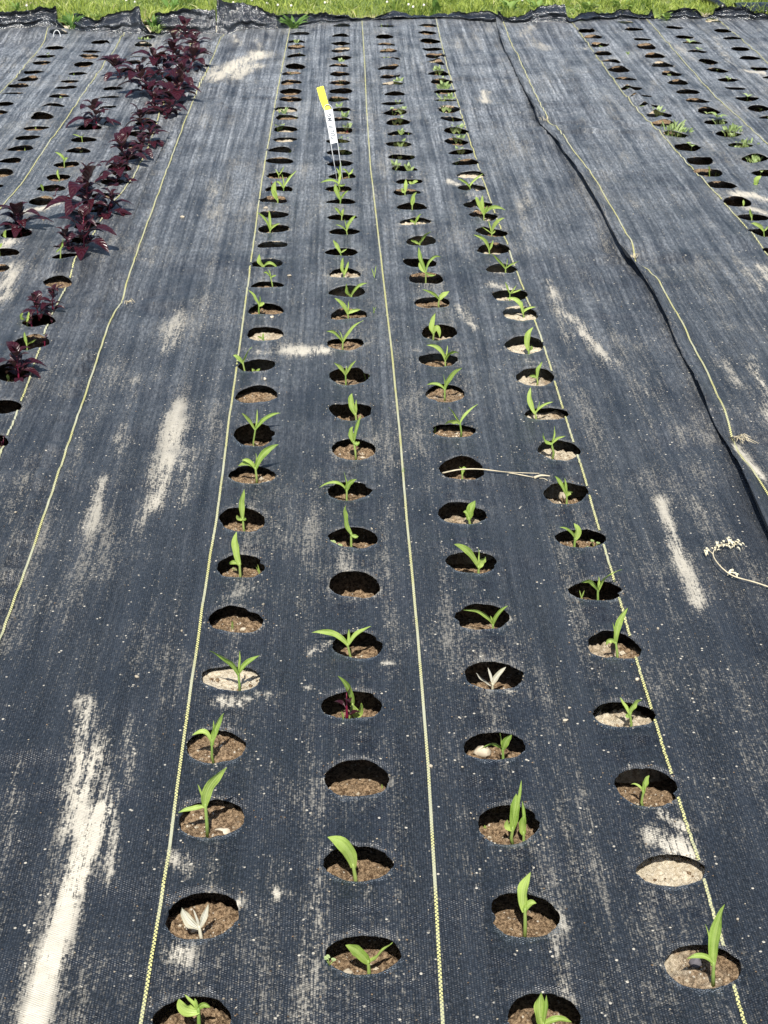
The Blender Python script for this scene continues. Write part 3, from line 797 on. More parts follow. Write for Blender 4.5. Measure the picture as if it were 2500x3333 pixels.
def build_lawn():
    xs = np.concatenate([[-200, -60, -20], np.arange(-6, 6.01, .12), [20, 60, 200]])
    ys = np.concatenate([np.arange(7.0, 12, .12), [14, 20, 40, 100, 300]])
    X, Y = np.meshgrid(xs, ys)
    ye = yend(np.clip(X, -3.4, 3.5))
    Z = np.where(Y < ye + .06, -.09, .004 + .02 * fbm(X / .4, Y / .4, 12, 3) * (Y < 13))
    nx = len(xs)
    FF = []
    for i in range(len(ys) - 1):
        for j in range(nx - 1):
            q = i * nx + j; FF.append((q, q + 1, q + nx + 1, q + nx))
    o = mesh_obj('lawn', [tuple(v) for v in np.stack([X.ravel(), Y.ravel(), Z.ravel()], 1)], FF, M_lawn)
    o['kind'] = 'structure'
    # blades
    N1, N2 = 46000, 22000
    x = np.concatenate([rng.uniform(-2.6, 2.9, N1), rng.uniform(-5, 5, N2)])
    y = np.concatenate([7.0 + 1.9 * rng.uniform(0, 1, N1) ** 1.2, rng.uniform(7.3, 12, N2)])
    ok = y > yend(np.clip(x, -3.4, 3.5)) + .05 + .05 * vnoise(x / .2, y * 0, 7) + np.where(x > 1.0, .05 * (vnoise(x / .25, y / .25, 19) + .3), 0)
    ok &= ~((vnoise(x / .16, y / .16, 33) > .30) & (y < yend(np.clip(x, -3.4, 3.5)) + .22))
    x, y = x[ok], y[ok]; n = len(x)
    L = rng.uniform(.03, .075, n) * (1 + .9 * np.clip(vnoise(x / .12, y / .12, 4), -.5, .5) * 1.2); az = rng.uniform(0, 2 * np.pi, n)
    lean = rng.uniform(.2, 1.1, n); w = rng.uniform(.0018, .0052, n); wide = rng.uniform(0, 1, n) > .9; w = np.where(wide, w * 3, w); L = np.where(wide, L * .7, L)
    wa = rng.uniform(0, 2 * np.pi, n)
    z0 = np.full(n, -.004)
    dx, dy = np.cos(az), np.sin(az); sx, sy = np.cos(wa), np.sin(wa)
    def lv(t, ww):
        cx = x + dx * L * lean * t * t; cy = y + dy * L * lean * t * t; cz = z0 + L * (t - .35 * lean * t * t)
        return np.stack([cx - sx * w * ww, cy - sy * w * ww, cz], 1), np.stack([cx + sx * w * ww, cy + sy * w * ww, cz], 1)
    a0, b0 = lv(0, .5); a1, b1 = lv(.55, .5); t0, _ = lv(1, 0)
    V = np.stack([a0, b0, a1, b1, t0], 1).reshape(-1, 3)
    k = np.arange(n) * 5
    FF = [(int(q), int(q + 1), int(q + 3), int(q + 2)) for q in k] + [(int(q + 2), int(q + 3), int(q + 4)) for q in k]
    tint = np.clip(.42 + .5 * vnoise(x / .12, y / .12, 15) + rng.normal(0, .22, n), 0, 1)
    o = mesh_obj('grass', V.tolist(), FF, M_grass, None, {'tint': np.repeat(tint, 5)}, False)
    o['kind'] = 'stuff'; o['label'] = 'sunlit short green grass beyond the far ends of the fabric'; o['category'] = 'grass'
build_lawn()

# ------------------------------------------------------------------ seedlings of corn
ROWNAME = {'A': 'first long row', 'B': 'second long row', 'C': 'third long row', 'D': 'fourth long row',
           'R1': 'first right-hand row', 'R2': 'second right-hand row', 'R3': 'third right-hand row', 'R4': 'fourth right-hand row',
           'L1': 'far left row', 'L2': 'second left row', 'L3': 'third left row', 'L4': 'dark red row'}
ORD = lambda n: '%d%s' % (n, 'th' if 10 <= n % 100 <= 20 else {1: 'st', 2: 'nd', 3: 'rd'}.get(n % 10, 'th'))
seen = {}
def where(x, y):
    best = min(HOLES, key=lambda h: (h['px'] - x) ** 2 / 4 + (h['py'] - y) ** 2 * 2)
    return best
def place_words(h):
    n = h['i'] + 1
    return ('nearest hole' if n == 1 else ORD(n) + ' hole') + ' of ' + ROWNAME[h['row']]
def unique(look, tail):
    """look words before place words; 16 words at most, never twice the same"""
    extra = ['', 'smaller ', 'smallest ', 'thinner ', 'rearmost ', 'leftmost ', 'rightmost ']
    for e in extra:
        k = e + look + ', ' + tail
        if k not in used_labels and len(k.split()) <= 16: return k
    raise ValueError(k)
# base | where the leaves part | leaves: tip x, tip y, width, (bend x, bend y)
CORN = """
649,3340|646,3289|582,3252,42,600,3290;600,3237,13;634,3249,15;685,3280,18,661,3266
675,2719|669,2625|739,2499,36,674,2560;643,2552,8;580,2645,17,629,2630
697,2481|690,2425|729,2321,20,700,2370;695,2344,8;625,2394,19,669,2376
780,2252|776,2196|682,2119,19,745,2146;781,2118,9;846,2133,17,796,2160
784,1884|780,1838|769,1731,25,764,1780;748,1837,14,758,1828
796,1731|791,1690|795,1592,20,784,1640;771,1676,14,775,1690;799,1685,12,797,1690
836,1570|832,1527|907,1447,22,857,1470;775,1517,17,810,1502;787,1498,14,812,1498;832,1474,8
826,1441|831,1400|787,1345,11,808,1362;837,1331,6;913,1344,13,862,1358
798,1214|791,1184|759,1157,14,774,1162;820,1129,10,799,1150
856,1108|856,1104|856,1082,6;837,1093,6
845,1029|843,997|810,944,13,831,968;846,962,6;861,988,12,855,988
888,937|881,903|872,874,7;857,888,8,870,884;899,897,6,892,897
859,873|859,868|846,827,16,842,850;906,879,10,880,850
880,756|879,752|875,682,10,878,720;836,689,8,866,712;913,727,8,890,733
905,657|904,650|897,590,18,888,620;881,617,8,892,625
924,624|923,612|966,554,8,938,580;917,566,7;899,593,8,908,592
908,573|907,570|895,550,5;925,540,5
1202,3174|1199,3135|1126,3077,38,1165,3096;1277,3067,26,1232,3110;1186,3094,15
1159,2867|1150,2820|1066,2725,46,1130,2752
1151,2344|1148,2295|1100,2200,19,1138,2240;1175,2288,36,1168,2330
1139,2144|1132,2102|1016,2059,20,1088,2055;1136,2047,10;1209,2039,17,1160,2062
1146,1782|1143,1740|1126,1645,23,1120,1690;1167,1746,13,1155,1746
1131,1627|1129,1600|1038,1588,10,1095,1562;1119,1535,7;1161,1560,17,1134,1572
1159,1496|1152,1440|1150,1388,18,1140,1410;1175,1351,11,1160,1390;1168,1437,16,1165,1445
1159,1363|1158,1350|1146,1280,20,1140,1310;1159,1300,8
1125,1245|1125,1222|1087,1180,12,1110,1195;1159,1174,9,1138,1195;1128,1190,5
1118,1141|1116,1114|1183,1042,12,1140,1074;1062,1078,12,1092,1078;1103,1074,6
1134,1044|1132,1022|1089,970,14,1118,990;1174,1008,12,1148,1010;1134,980,5
1145,973|1144,966|1130,924,17,1128,945;1197,921,10,1160,930
1121,908|1121,895|1118,838,13,1112,865;1134,850,9
1109,830|1108,822|1085,780,13,1096,798;1129,809,6
1129,763|1128,752|1159,700,11,1137,722;1092,732,5,1110,734;1121,713,4
1115,712|1113,702|1089,675,10,1100,682;1118,677,11
1109,666|1109,650|1091,597,15,1094,620;1134,620,7,1118,632
1105,624|1102,600|1042,595,9,1080,582;1110,560,9;1125,598,7,1112,605
1104,582|1104,570|1109,526,7;1094,545,6
1136,575|1135,568|1150,548,9,1146,562;1113,550,6,1125,552
1766,3352|1768,3338|1760,3230,46,1752,3290;1779,3238,16;1861,3327,22,1810,3312
1709,3039|1709,2965|1728,2839,38,1698,2900;1746,2940,22,1722,2938;1713,2906,10
1671,2735|1669,2700|1652,2668,24,1650,2690;1681,2583,32,1676,2640;1697,2539,11,1690,2600;1662,2615,11
1706,2738|1705,2715|1706,2652,26,1700,2690;1700,2605,12
1642,2468|1637,2443|1563,2440,17,1605,2412;1628,2386,9;1666,2392,25,1646,2410
1608,2052|1605,2038|1509,1985,15,1575,1990;1596,2004,8;1654,1971,13,1615,2000
1561,1868|1558,1848|1477,1771,23,1525,1790;1559,1784,7;1582,1814,25,1568,1826
1531,1709|1527,1690|1547,1629,29,1530,1660;1525,1639,8;1508,1666,15,1520,1668
1506,1566|1505,1545|1496,1519,10;1512,1535,13,1512,1520
1501,1423|1498,1380|1460,1324,8,1483,1350;1448,1380,17,1475,1368;1557,1315,9,1510,1350
1448,1307|1448,1270|1389,1253,10,1425,1246;1443,1218,5;1504,1196,17,1462,1225
1451,1192|1449,1174|1388,1123,13,1430,1128;1457,1123,5;1495,1151,12,1467,1140
1413,1103|1412,1085|1417,1018,18,1403,1060;1431,1100,18,1425,1060
1431,1004|1430,975|1375,942,10,1412,955;1463,948,17,1440,962;1430,959,6
1384,924|1386,885|1370,847,15,1368,870;1363,803,14,1368,840;1435,836,10,1402,835;1417,895,8,1400,897
1367,801|1366,795|1403,753,12,1378,768;1337,781,9,1350,785
1352,734|1352,726|1372,696,9,1360,708;1334,716,9,1342,718
1343,686|1342,668|1356,624,13,1340,645;1350,640,7
1318,637|1318,625|1321,583,13;1312,611,12,1310,620
1343,606|1342,600|1361,590,10,1350,590;1330,590,9
2322,3208|2323,3140|2360,2944,38,2322,3045;2295,3007,9;2235,3121,19,2290,3105
2097,2622|2094,2580|2113,2523,20,2098,2545;2054,2553,8,2078,2553;2094,2542,8
2054,2375|2051,2326|2017,2269,13,2035,2300;2089,2276,23,2062,2290;2044,2322,16,2042,2330
2010,2153|2005,2093|2044,1978,22,2010,2030;1994,2026,6;1973,2099,18,1985,2080
1947,1963|1946,1925|1891,1896,20,1925,1888;1948,1876,11;2025,1855,21,1970,1872
1875,1790|1872,1755|1821,1716,9,1856,1724;1869,1703,24,1884,1730
1848,1643|1845,1615|1805,1549,14,1825,1572;1838,1555,8;1863,1605,15,1856,1600
1797,1490|1796,1447|1770,1410,21,1765,1432;1805,1386,9;1841,1419,9,1812,1425
1743,1366|1743,1345|1727,1261,18,1722,1305;1801,1308,8,1765,1318;1758,1304,3
1749,1251|1748,1230|1766,1178,15,1752,1200;1723,1225,10,1735,1222
1721,1159|1722,1140|1735,1065,20,1712,1100;1728,1125,11,1730,1132
1703,1038|1702,1020|1648,971,14,1690,975;1746,999,8,1712,1005;1698,977,4
1661,966|1660,955|1644,917,7,1650,935;1681,928,5;1699,941,6,1680,948
1647,890|1646,875|1601,825,9,1628,850;1689,851,6,1665,858;1652,839,3
1594,827|1592,815|1540,764,11,1578,775;1605,781,8
1601,771|1600,760|1643,709,12,1612,722;1589,713,5;1567,738,4;1612,750,8
1577,713|1575,698|1571,635,13,1568,665;1549,640,13,1555,655;1645,684,12,1605,668;1587,669,10
1530,617|1529,608|1488,581,9,1510,586;1574,564,7,1540,588
2464,614|2463,600|2478,572,20,2462,585;2452,596,8
2420,677|2420,668|2420,650,8
2448,720|2447,708|2440,678,11
2490,768|2486,752|2445,727,13,2470,730;2500,735,7
210,541|209,528|178,494,9,202,505;222,514,8,212,516
194,587|193,580|189,550,9,188,565
140,624|140,618|131,598,9,136,606
20,776|19,772|20,748,11,12,762
-5,812|-4,806|8,792,10
190,820|198,808|205,775,10,202,790;182,822,6
86,1052|88,1045|75,1018,15,68,1035;94,1015,9
87,1130|87,1122|80,1080,10,82,1100;118,1105,6,102,1112
27,1238|27,1234|24,1218,11
268,452|266,447|236,437,4,252,440;272,434,4
"""
def build_corn(line, white=False):
    a, b, c = line.split('|')
    bx, by = map(float, a.split(',')); nx, ny = map(float, b.split(','))
    h = where(bx, by)
    p = gp(bx, by, -h['g'] * .8)
    ylim = h['y'] + .30 * h['b']
    if p[1] > ylim:
        r_ = ray(bx, by); p = CAM + r_ * (ylim / r_[1])
    sz, _ = soil_z(p[0], p[1])
    root_p = np.array([p[0], p[1], sz - .002])
    D0 = zdepth(p); s = F / D0
    dep = lambda yy: D0 - (by - yy) / s * math.tan(TH) * .92
    D = dep(ny)
    node = gd(nx, ny, D + rng.normal(0, .12) * abs(by - ny) / s)
    if node[2] < .002: node[2] = max(node[2], root_p[2] + .004)
    leaves = []
    for q in c.split(';'):
        v = [float(t) for t in q.split(',')]
        tipx, tipy, w = v[:3]
        Lp = math.hypot(tipx - nx, tipy - ny)
        dz = rng.normal(0, .22) * Lp / s
        side = abs(tipx - nx) / max(Lp, 1)
        if side < .35: dz = abs(dz) * .6 + .1 * Lp / s          # upright leaves lean back a little
        if len(v) > 3: cx_, cy_ = v[3], v[4]
        else: cx_, cy_ = (nx + tipx) / 2 + .04 * (ny - tipy), (ny + tipy) / 2
        # bezier control so that the curve passes through the bend point
        kx, ky = 2 * cx_ - (nx + tipx) / 2, 2 * cy_ - (ny + tipy) / 2
        kx, ky = .5 * kx + .5 * cx_, .5 * ky + .5 * cy_
        tip = gd(tipx, tipy, dep(tipy) + dz); ctl = gd(kx, ky, dep(ky) + dz * .35)
        leaves.append((node, ctl, tip, w / s, Lp))
    tall = max(leaves, key=lambda l: l[4])
    tx, ty = to_px(tall[2])
    lean = 'leaning left' if tx < nx - 14 * s / 1500 else ('leaning right' if tx > nx + 14 * s / 1500 else 'standing upright')
    hgt = (by - ty) / s
    size = 'tall' if hgt > .085 else ('small' if hgt < .045 else 'medium')
    nl = len(leaves); words = {1: 'one leaf', 2: 'two leaves', 3: 'three leaves', 4: 'four leaves'}[nl]
    look = (size + (' bleached white' if white else ' green') + ' corn seedling with ' + words + ' ' + lean)
    root = empty('corn_seedling', root_p)
    tag(root, unique(look, place_words(h)), 'seedling', 'corn seedlings standing in the holes')
    near = s > 1300
    mb = MB()
    r0 = min(.0032, max(.0011, .075 * max(l[3] for l in leaves) + .0012))
    mid = (root_p + node) / 2 + RIGHT * rng.normal(0, .0012)
    tube(mb, [root_p, mid, node, node + nz(node - root_p) * .004], [r0 * 1.15, r0, r0 * .85, r0 * .3], 7 if near else 5)
    mb.build('stem', M_white if white else M_stem, root, root_p)
    for l in leaves:
        mb = MB()
        wide = l[3] > .0085
        corn_leaf(mb, l[0] - nz(l[2] - l[0]) * .001, l[1], l[2], l[3] * .96, rng.normal(0, .35), rng.normal(0, .5), 12 if near else 7, .25 if wide else .5)
        mb.build('leaf', M_white if white else M_corn, root, root_p)
    return root
for ln in CORN.strip().split('\n'): build_corn(ln)
for ln in ('658,3057|649,3020|592,2954,36,612,3000;678,2942,21,664,2985;629,2960,8',
           '1604,2254|1604,2230|1550,2191,13,1580,2218;1588,2173,9;1647,2171,18,1615,2202'):
    build_corn(ln, True)

# ------------------------------------------------------------------ small sprouts, tufts, weeds
def sprout(bx, by, hp, kind, spread=1.0, n=None):
    """a small seedling: kind grass / pale / tuft / clover / thin"""
    h = where(bx, by)
    inside = abs(bx - h['px']) < h['a'] * 1.2 * F / zdepth(gp(bx, by)) and abs(by - h['py']) < 22
    p = gp(bx, by, -h['g'] * .6 if inside else 0)
    D = zdepth(p); s = F / D
    if inside:
        sz, _ = soil_z(p[0], p[1]); base = np.array([p[0], p[1], min(sz, -.004)])
    else: base = np.array([p[0], p[1], .003])
    H = hp * (1.25 if by < 620 else 1) / s; top = H - base[2] * .5
    mb = MB(); st = MB(); mat = M_corn; look = ''
    if kind == 'thin':
        n = n or 2
        for k in range(n):
            an = rng.uniform(0, 6.28); t = base + np.array([math.cos(an) * H * .22 * spread, math.sin(an) * H * .15, H * rng.uniform(.75, 1)])
            b0 = base + np.array([rng.normal(0, .002), rng.normal(0, .002), 0])
            corn_leaf(mb, b0, (b0 + t) / 2 + np.array([0, 0, H * .1]), t, max(.0016, H * .07), rng.normal(0, .3), 0, 5)
        look = 'thin grassy sprout'; mat = M_corn
    elif kind == 'grass':
        n = n or (5 if by < 620 else 3)
        for k in range(n):
            an = (k / n) * 6.28 + rng.uniform(-.5, .5); l = rng.uniform(.65, 1)
            t = base + np.array([math.cos(an) * H * .42 * spread, math.sin(an) * H * .3, H * l])
            tube(st, [base, base + (t - base) * .4 * np.array([.5, .5, 1])], [.0010, .0007], 4)
            corn_leaf(mb, base + (t - base) * .35 * np.array([.5, .5, 1]), base + (t - base) * .6 * np.array([.5, .5, 1.2]), t, H * .20 + .0018, rng.normal(0, .3), .3, 6)
        look = 'little narrow-leaved sprout'; mat = M_pale if by < 620 else M_corn
    elif kind == 'pale':
        n = n or 3
        tube(st, [base, base + [0, 0, H * .55]], [.0012, .0008], 5)
        for k in range(n):
            an = k * 2.4 + rng.uniform(-.4, .4)
            oval_leaf(mb, base + np.array([0, 0, H * (.45 + .1 * k / n)]), [math.cos(an), math.sin(an), .35 + .2 * (k % 2)], np.array([0, 0, 1.]), H * .62 * spread, H * .34, .15)
        look = 'pale green broad-leaved seedling'; mat = M_pale
    elif kind == 'clover':
        n = n or 3
        for k in range(n):
            an = k * 2.1 + rng.uniform(-.4, .4); q = base + np.array([math.cos(an) * H * .35, math.sin(an) * H * .2, H * (.5 + .5 * k / n)])
            tube(st, [base, q], [.0006, .0005], 4)
            for j in range(3):
                a2 = an + j * 2.1; oval_leaf(mb, q, [math.cos(a2), math.sin(a2) - .5, .5], np.array([0, -.5, 1.]), H * .24, H * .26, .1, nl=5)
        look = 'tiny round-leaved weed'; mat = M_pale
    elif kind == 'tuft':
        n = n or 15
        for k in range(n):
            ox = rng.normal(0, .010 * spread); b0 = base + np.array([ox, rng.normal(0, .006), 0]); an = rng.uniform(0, 6.28)
            l = rng.uniform(.35, .9); t = b0 + np.array([math.cos(an) * H * .26 + ox * .4, math.sin(an) * H * .2, H * l * rng.uniform(.7, 1)])
            tube(st, [b0, b0 + (t - b0) * .5 * np.array([.4, .4, 1])], [.0007, .0006], 4)
            corn_leaf(mb, b0 + (t - b0) * .45 * np.array([.4, .4, 1]), b0 + (t - b0) * .7 * np.array([.6, .6, 1.2]), t, rng.uniform(.005, .009), rng.normal(0, .6), .6, 6)
        look = 'leafy tuft of seedlings'; mat = M_pale
    root = empty('sprout', base)
    size = 'tiny' if H < .02 else ('short' if H < .045 else 'tall')
    try: lab = unique(size + ' ' + look, place_words(h))
    except ValueError: lab = unique(size + ' ' + look, 'second one in the ' + place_words(h))
    tag(root, lab, 'seedling', {'pale': 'pale broad-leaved seedlings', 'tuft': 'dense seedling tufts', 'clover': 'tiny weeds in the holes'}.get(kind, 'narrow sprouts in the holes'))
    if st.v: st.build('stem', M_stem, root, base)
    mb.build('leaves', mat, root, base)
    return root
SPR = """
722,2052,30,thin 765,2058,45,thin 846,1858,58,thin 595,1,0,x 1194,1222,60,thin 1218,908,42,thin 1228,2325,34,thin 1118,2345,34,thin
1891,1955,42,thin 1091,1772,45,clover 762,1848,20,clover 1072,3150,42,clover 1935,1765,34,clover 1918,1775,24,clover 1240,2532,24,thin 1580,2668,28,thin
832,1212,36,grass 1312,1548,30,thin 1430,1555,34,thin 1415,1400,30,thin 1220,1025,26,thin 785,1855,12,clover 1578,3020,2,x 1655,2900,2,x
1116,499,26,grass 1134,497,22,grass 1112,465,24,grass 1126,466,22,grass 1131,428,32,grass 1123,394,32,grass 1104,362,26,grass 1098,327,28,grass 1078,325,22,thin 1109,270,14,grass 1112,212,22,grass 1118,240,10,thin
1332,562,36,grass 1288,558,34,grass 1345,512,20,grass 1302,513,16,grass 1280,515,18,thin 1305,480,32,grass 1290,478,22,grass 1318,478,22,grass 1306,441,26,grass 1330,443,16,thin 1302,405,28,grass 1285,405,22,grass 1305,374,30,grass 1312,373,26,grass 1280,374,26,clover 1295,343,20,grass 1299,280,30,grass 1288,280,22,grass 1256,203,22,grass 1252,157,14,grass 1240,128,10,thin 1260,90,14,thin 1243,93,16,thin
1486,535,26,grass 1494,503,28,grass 1504,502,22,grass 1500,466,32,grass 1485,467,28,grass 1478,432,30,grass 1495,432,34,grass 1476,396,18,thin 1443,364,26,grass 1462,362,20,grass 1451,334,40,tuft 1466,334,30,grass 1443,299,34,grass 1432,299,28,grass 1455,300,26,grass 1438,270,26,grass 1430,245,30,grass 1420,245,26,grass 1410,216,20,thin 1418,188,10,thin
944,495,12,grass 911,419,32,grass 905,425,18,thin 935,418,18,thin 926,376,28,grass 912,376,26,thin 965,385,12,thin 965,146,20,grass 948,246,12,clover 981,184,20,clover
1955,158,14,pale 2043,184,12,grass 1985,179,12,pale 2042,293,22,pale 2061,320,14,pale 2083,357,24,pale 2137,383,36,grass 2150,384,28,grass 2250,492,38,pale 2313,570,40,thin 2335,566,24,thin 2176,447,62,tuft 2200,446,66,tuft 2215,447,40,tuft
2085,134,8,pale 2178,250,12,grass 2215,281,10,pale 2250,340,10,pale 2300,372,18,pale 2332,407,48,pale 2352,408,36,tuft 2375,444,50,tuft 2390,445,40,tuft 2400,480,34,tuft 2425,482,40,tuft 2445,483,34,tuft 2452,531,44,tuft 2475,573,34,pale
2172,90,16,pale 2200,124,10,pale 2200,115,12,pale 2236,118,14,pale 2243,151,32,pale 2272,174,22,pale 2290,209,12,pale 2333,238,22,pale 2370,268,24,pale 2432,330,30,pale 2468,327,20,pale 2474,360,20,pale 2500,395,18,pale
2338,72,14,pale 2350,92,12,pale 2386,130,20,pale 2403,130,12,pale 2462,232,12,thin
158,184,18,grass 187,127,14,thin 260,235,22,grass 240,252,18,thin 225,263,12,thin 198,321,10,grass 116,420,10,thin 80,490,12,thin 264,495,10,grass 458,133,16,grass 480,140,22,grass 160,324,8,clover
"""
for q in SPR.split():
    a = q.split(',')
    if a[3] == 'x': continue
    sprout(float(a[0]), float(a[1]), float(a[2]), a[3])

# ------------------------------------------------------------------ dark red amaranths
def amaranth(bx, by, hp, sp, lean, words, tip=0.0, nleaf=None, seed=0):
    r = np.random.default_rng(seed + int(bx * 3 + by))
    h = where(bx, by)
    p = gp(bx, by, -.01); D = zdepth(p); s = F / D
    base = np.array([p[0], p[1], -.015])
    H = hp / s * .95 + .012; R = sp / 2 / s * 1.5
    root = empty('amaranth', base)
    tag(root, words, 'plant', 'dark red amaranth plants')
    st = MB(); lf = MB()
    top = base + np.array([lean * R, .1 * H, H * .86])
    mid = base + np.array([lean * R * .3, 0, H * .42])
    r0 = .0016 + .012 * H
    stem = [bez(base, mid, top, t) for t in np.linspace(0, 1, 8)]
    tube(st, stem, [r0 * (1 - .7 * t) for t in np.linspace(0, 1, 8)], 7)
    n = nleaf or int(14 + 75 * H)
    for k in range(n):
        t = .12 + .88 * (k / (n - 1)) ** .9
        q = bez(base, mid, top, t)
        an = k * 2.39996 + r.uniform(-.3, .3)
        el = (.05 + .85 * t ** 2.0) + r.uniform(-.4, .4)
        d = np.array([math.cos(an) * math.cos(el), math.sin(an) * math.cos(el), math.sin(el)])
        L = R * (.92 - .12 * t) * r.uniform(.45, 1.3) if t < .9 else R * r.uniform(.5, .8)
        L = min(L, .105); pet = L * (.26 - .16 * t)
        e = q + d * pet + np.array([0, 0, .1 * pet])
        tube(st, [q, (q + e) / 2 + np.array([0, 0, .06 * pet]), e], [r0 * .35, r0 * .25, r0 * .2], 5, False)
        oval_leaf(lf, e, d, np.array([0, 0, 1.]) if el < 1.2 else np.array([1., 0, 0]), L * 1.05, L * r.uniform(.42, .62), r.uniform(.12, .45), r.uniform(.12, .4), 9)
    st.build('stem', M_amastem, root, base)
    lf.build('foliage', M_ama, root, base)
    return root
AMA = [
 (602, 128, 46, 62, .1, 'dark red amaranth farthest back, against the turned-up fabric edge'),
 (575, 165, 44, 62, -.2, 'dark red amaranth second from the far end of its row'),
 (625, 178, 48, 66, .3, 'dark red amaranth at right of the far cluster, near the yellow line'),
 (560, 215, 60, 84, .1, 'dark red amaranth third from the far end of its row'),
 (612, 240, 66, 90, .4, 'dark red amaranth with leaves reaching right over the fabric seam'),
 (535, 262, 84, 104, -.4, 'broad dark red amaranth in the middle of the far cluster'),
 (398, 262, 60, 98, -.3, 'dark red amaranth growing apart, left of the far cluster'),
 (575, 300, 80, 100, .3, 'dark red amaranth with a veined leaf, right side of the far cluster'),
 (498, 322, 96, 116, -.5, 'tallest dark red amaranth of the far cluster, arching to the left'),
 (555, 345, 84, 112, .5, 'dark red amaranth with long dark leaves pointing right'),
 (505, 382, 70, 96, .0, 'dark red amaranth just behind the pale green leaf'),
 (540, 392, 50, 76, .3, 'low dark red amaranth shading the fabric seam at its right'),
 (470, 432, 66, 86, -.2, 'purplish red amaranth between the far cluster and the taller nearer plants'),
 (482, 478, 58, 80, .2, 'purplish red amaranth with its bare stems showing, halfway along its row'),
 (317, 418, 72, 104, -.1, 'isolated purplish red amaranth astride the yellow line'),
 (420, 548, 92, 108, -.3, 'dark red amaranth pointing up left, behind the tallest plant'),
 (445, 520, 60, 80, .4, 'low dark red amaranth at right behind the tallest plant'),
 (375, 602, 66, 96, .3, 'dark red amaranth with leaves spreading right, beside a small corn blade'),
 (290, 720, 168, 152, .0, 'tallest dark red amaranth, with one big round upright leaf'),
 (275, 832, 140, 132, .05, 'nearest tall dark red amaranth with a long leaf drooping right'),
 (232, 822, 66, 74, -.3, 'short bushy red amaranth at the left foot of the nearest tall one'),
 (350, 705, 70, 88, .3, 'dark red amaranth at the right of the tallest one'),
 (172, 656, 26, 50, .3, 'small dark red amaranth at the edge of a sunken hole'),
 (70, 762, 74, 112, -.1, 'spreading dark red amaranth by itself at the left edge'),
 (172, 1030, 90, 78, .1, 'purplish red amaranth, right one of the nearer pair left of the seam'),
 (128, 1036, 62, 76, -.2, 'purplish red amaranth, left one of the nearer pair left of the seam'),
 (104, 1066, 28, 46, .0, 'very small red amaranth in front of the nearer pair'),
 (62, 1236, 90, 108, .0, 'nearest purplish red amaranth, at the left picture edge'),
 (145, 1122, 16, 26, .2, 'tiny red seedling at the right end of the third nearest red-row hole'),
 (8, 1456, 20, 36, .2, 'tiny red seedling in the nearest hole at the left picture edge'),
 (1129, 2330, 80, 74, .0, 'red-leaved amaranth seedling behind a corn plant, second long row'),
 (1130, 428, 22, 20, .1, 'tiny red seedling right of the white plant tag'),
 (885, 620, 26, 26, .0, 'tiny purple seedling by the yellow line, first long row'),
]
for k, (x, y, hp, sp, ln, wd) in enumerate(AMA):
    small = sp < 60 or (x > 1000)
    amaranth(x, y, hp, sp, ln, wd, nleaf=(4 if small else None), seed=k)

# ------------------------------------------------------------------ plant tag on its wire stake
def plant_tag():
    D0 = zdepth(gp(1105, 582, 0)); s = F / D0
    P = lambda x, y, o=0.0: gd(x, y, D0 - (590 - y) / s * .10 + o)
    foot = P(1106, 590)
    root = empty('plant_tag', foot)
    tag(root, 'white plant tag on a wire stake, topped by yellow tape', 'plant tag')
    mb = MB()
    arch = [P(1097, 585, .002), P(1077, 468), P(1057, 362), P(1055, 350), P(1059, 343), P(1066, 340), P(1074, 342), P(1080, 349), P(1083, 362), P(1099, 464), P(1117, 596, .002)]
    tube(mb, arch, [.0011] * len(arch), 7); mb.build('wire_stake', M_wire, root, foot)
    def slab(c, th, mat, name):
        c = [np.asarray(q) for q in c]; nr = nz(np.cross(c[1] - c[0], c[2] - c[0]))
        if nr @ (CAM - c[0]) < 0: nr = -nr
        V = [q + nr * th / 2 for q in c] + [q - nr * th / 2 for q in c]; n = len(c)
        Fc = [tuple(range(n)), tuple(range(2 * n - 1, n - 1, -1))] + [(i, i + n, (i + 1) % n + n, (i + 1) % n) for i in range(n)]
        m = MB(); m.add(V, Fc); o = m.build(name, mat, root, foot); o.data.polygons.foreach_set('use_smooth', [False] * len(o.data.polygons)); return o, nr
    plate, nr = slab([P(1055.5, 361), P(1081, 355), P(1099.5, 463), P(1077, 468.5)], .0012, M_plate, 'plate')
    slab([P(1030.5, 287, .003), P(1033, 284.5, .003), P(1050, 279.5, .003), P(1053, 280, .003), P(1069, 338, .003), P(1079, 358, .002), P(1059, 363, .002), P(1053, 355, .003), P(1041, 325, .003)], .0006, M_yel, 'yellow_tape')
    # handwriting up the plate
    cu = bpy.data.curves.new('writing', 'FONT'); cu.body = 'TULIP  MG'; cu.size = 1; cu.align_x = 'CENTER'; cu.align_y = 'CENTER'
    cu.extrude = 0; cu.offset = .032; cu.shear = .25; cu.space_character = 1.25
    to = bpy.data.objects.new('tmp', cu); C.objects.link(to)
    dg = bpy.context.evaluated_depsgraph_get(); me = bpy.data.meshes.new_from_object(to.evaluated_get(dg))
    bpy.data.objects.remove(to)
    V = np.array([v.co[:] for v in me.vertices]); L = V[:, 0].max() - V[:, 0].min(); Hh = V[:, 1].max() - V[:, 1].min()
    a, b = P(1087.5, 455), P(1070.5, 371)
    ax = nz(b - a); up = nz(np.cross(nr, ax)); k = np.linalg.norm(b - a) / L
    ctr = (a + b) / 2 + nr * .0010
    W = [tuple(ctr + ax * v[0] * k + up * v[1] * min(k * 1.25, .016 / Hh) - foot) for v in V]
    o = mesh_obj('writing', W, [tuple(p.vertices) for p in me.polygons], M_ink, root, None, False)
    bpy.data.meshes.remove(me)
plant_tag()

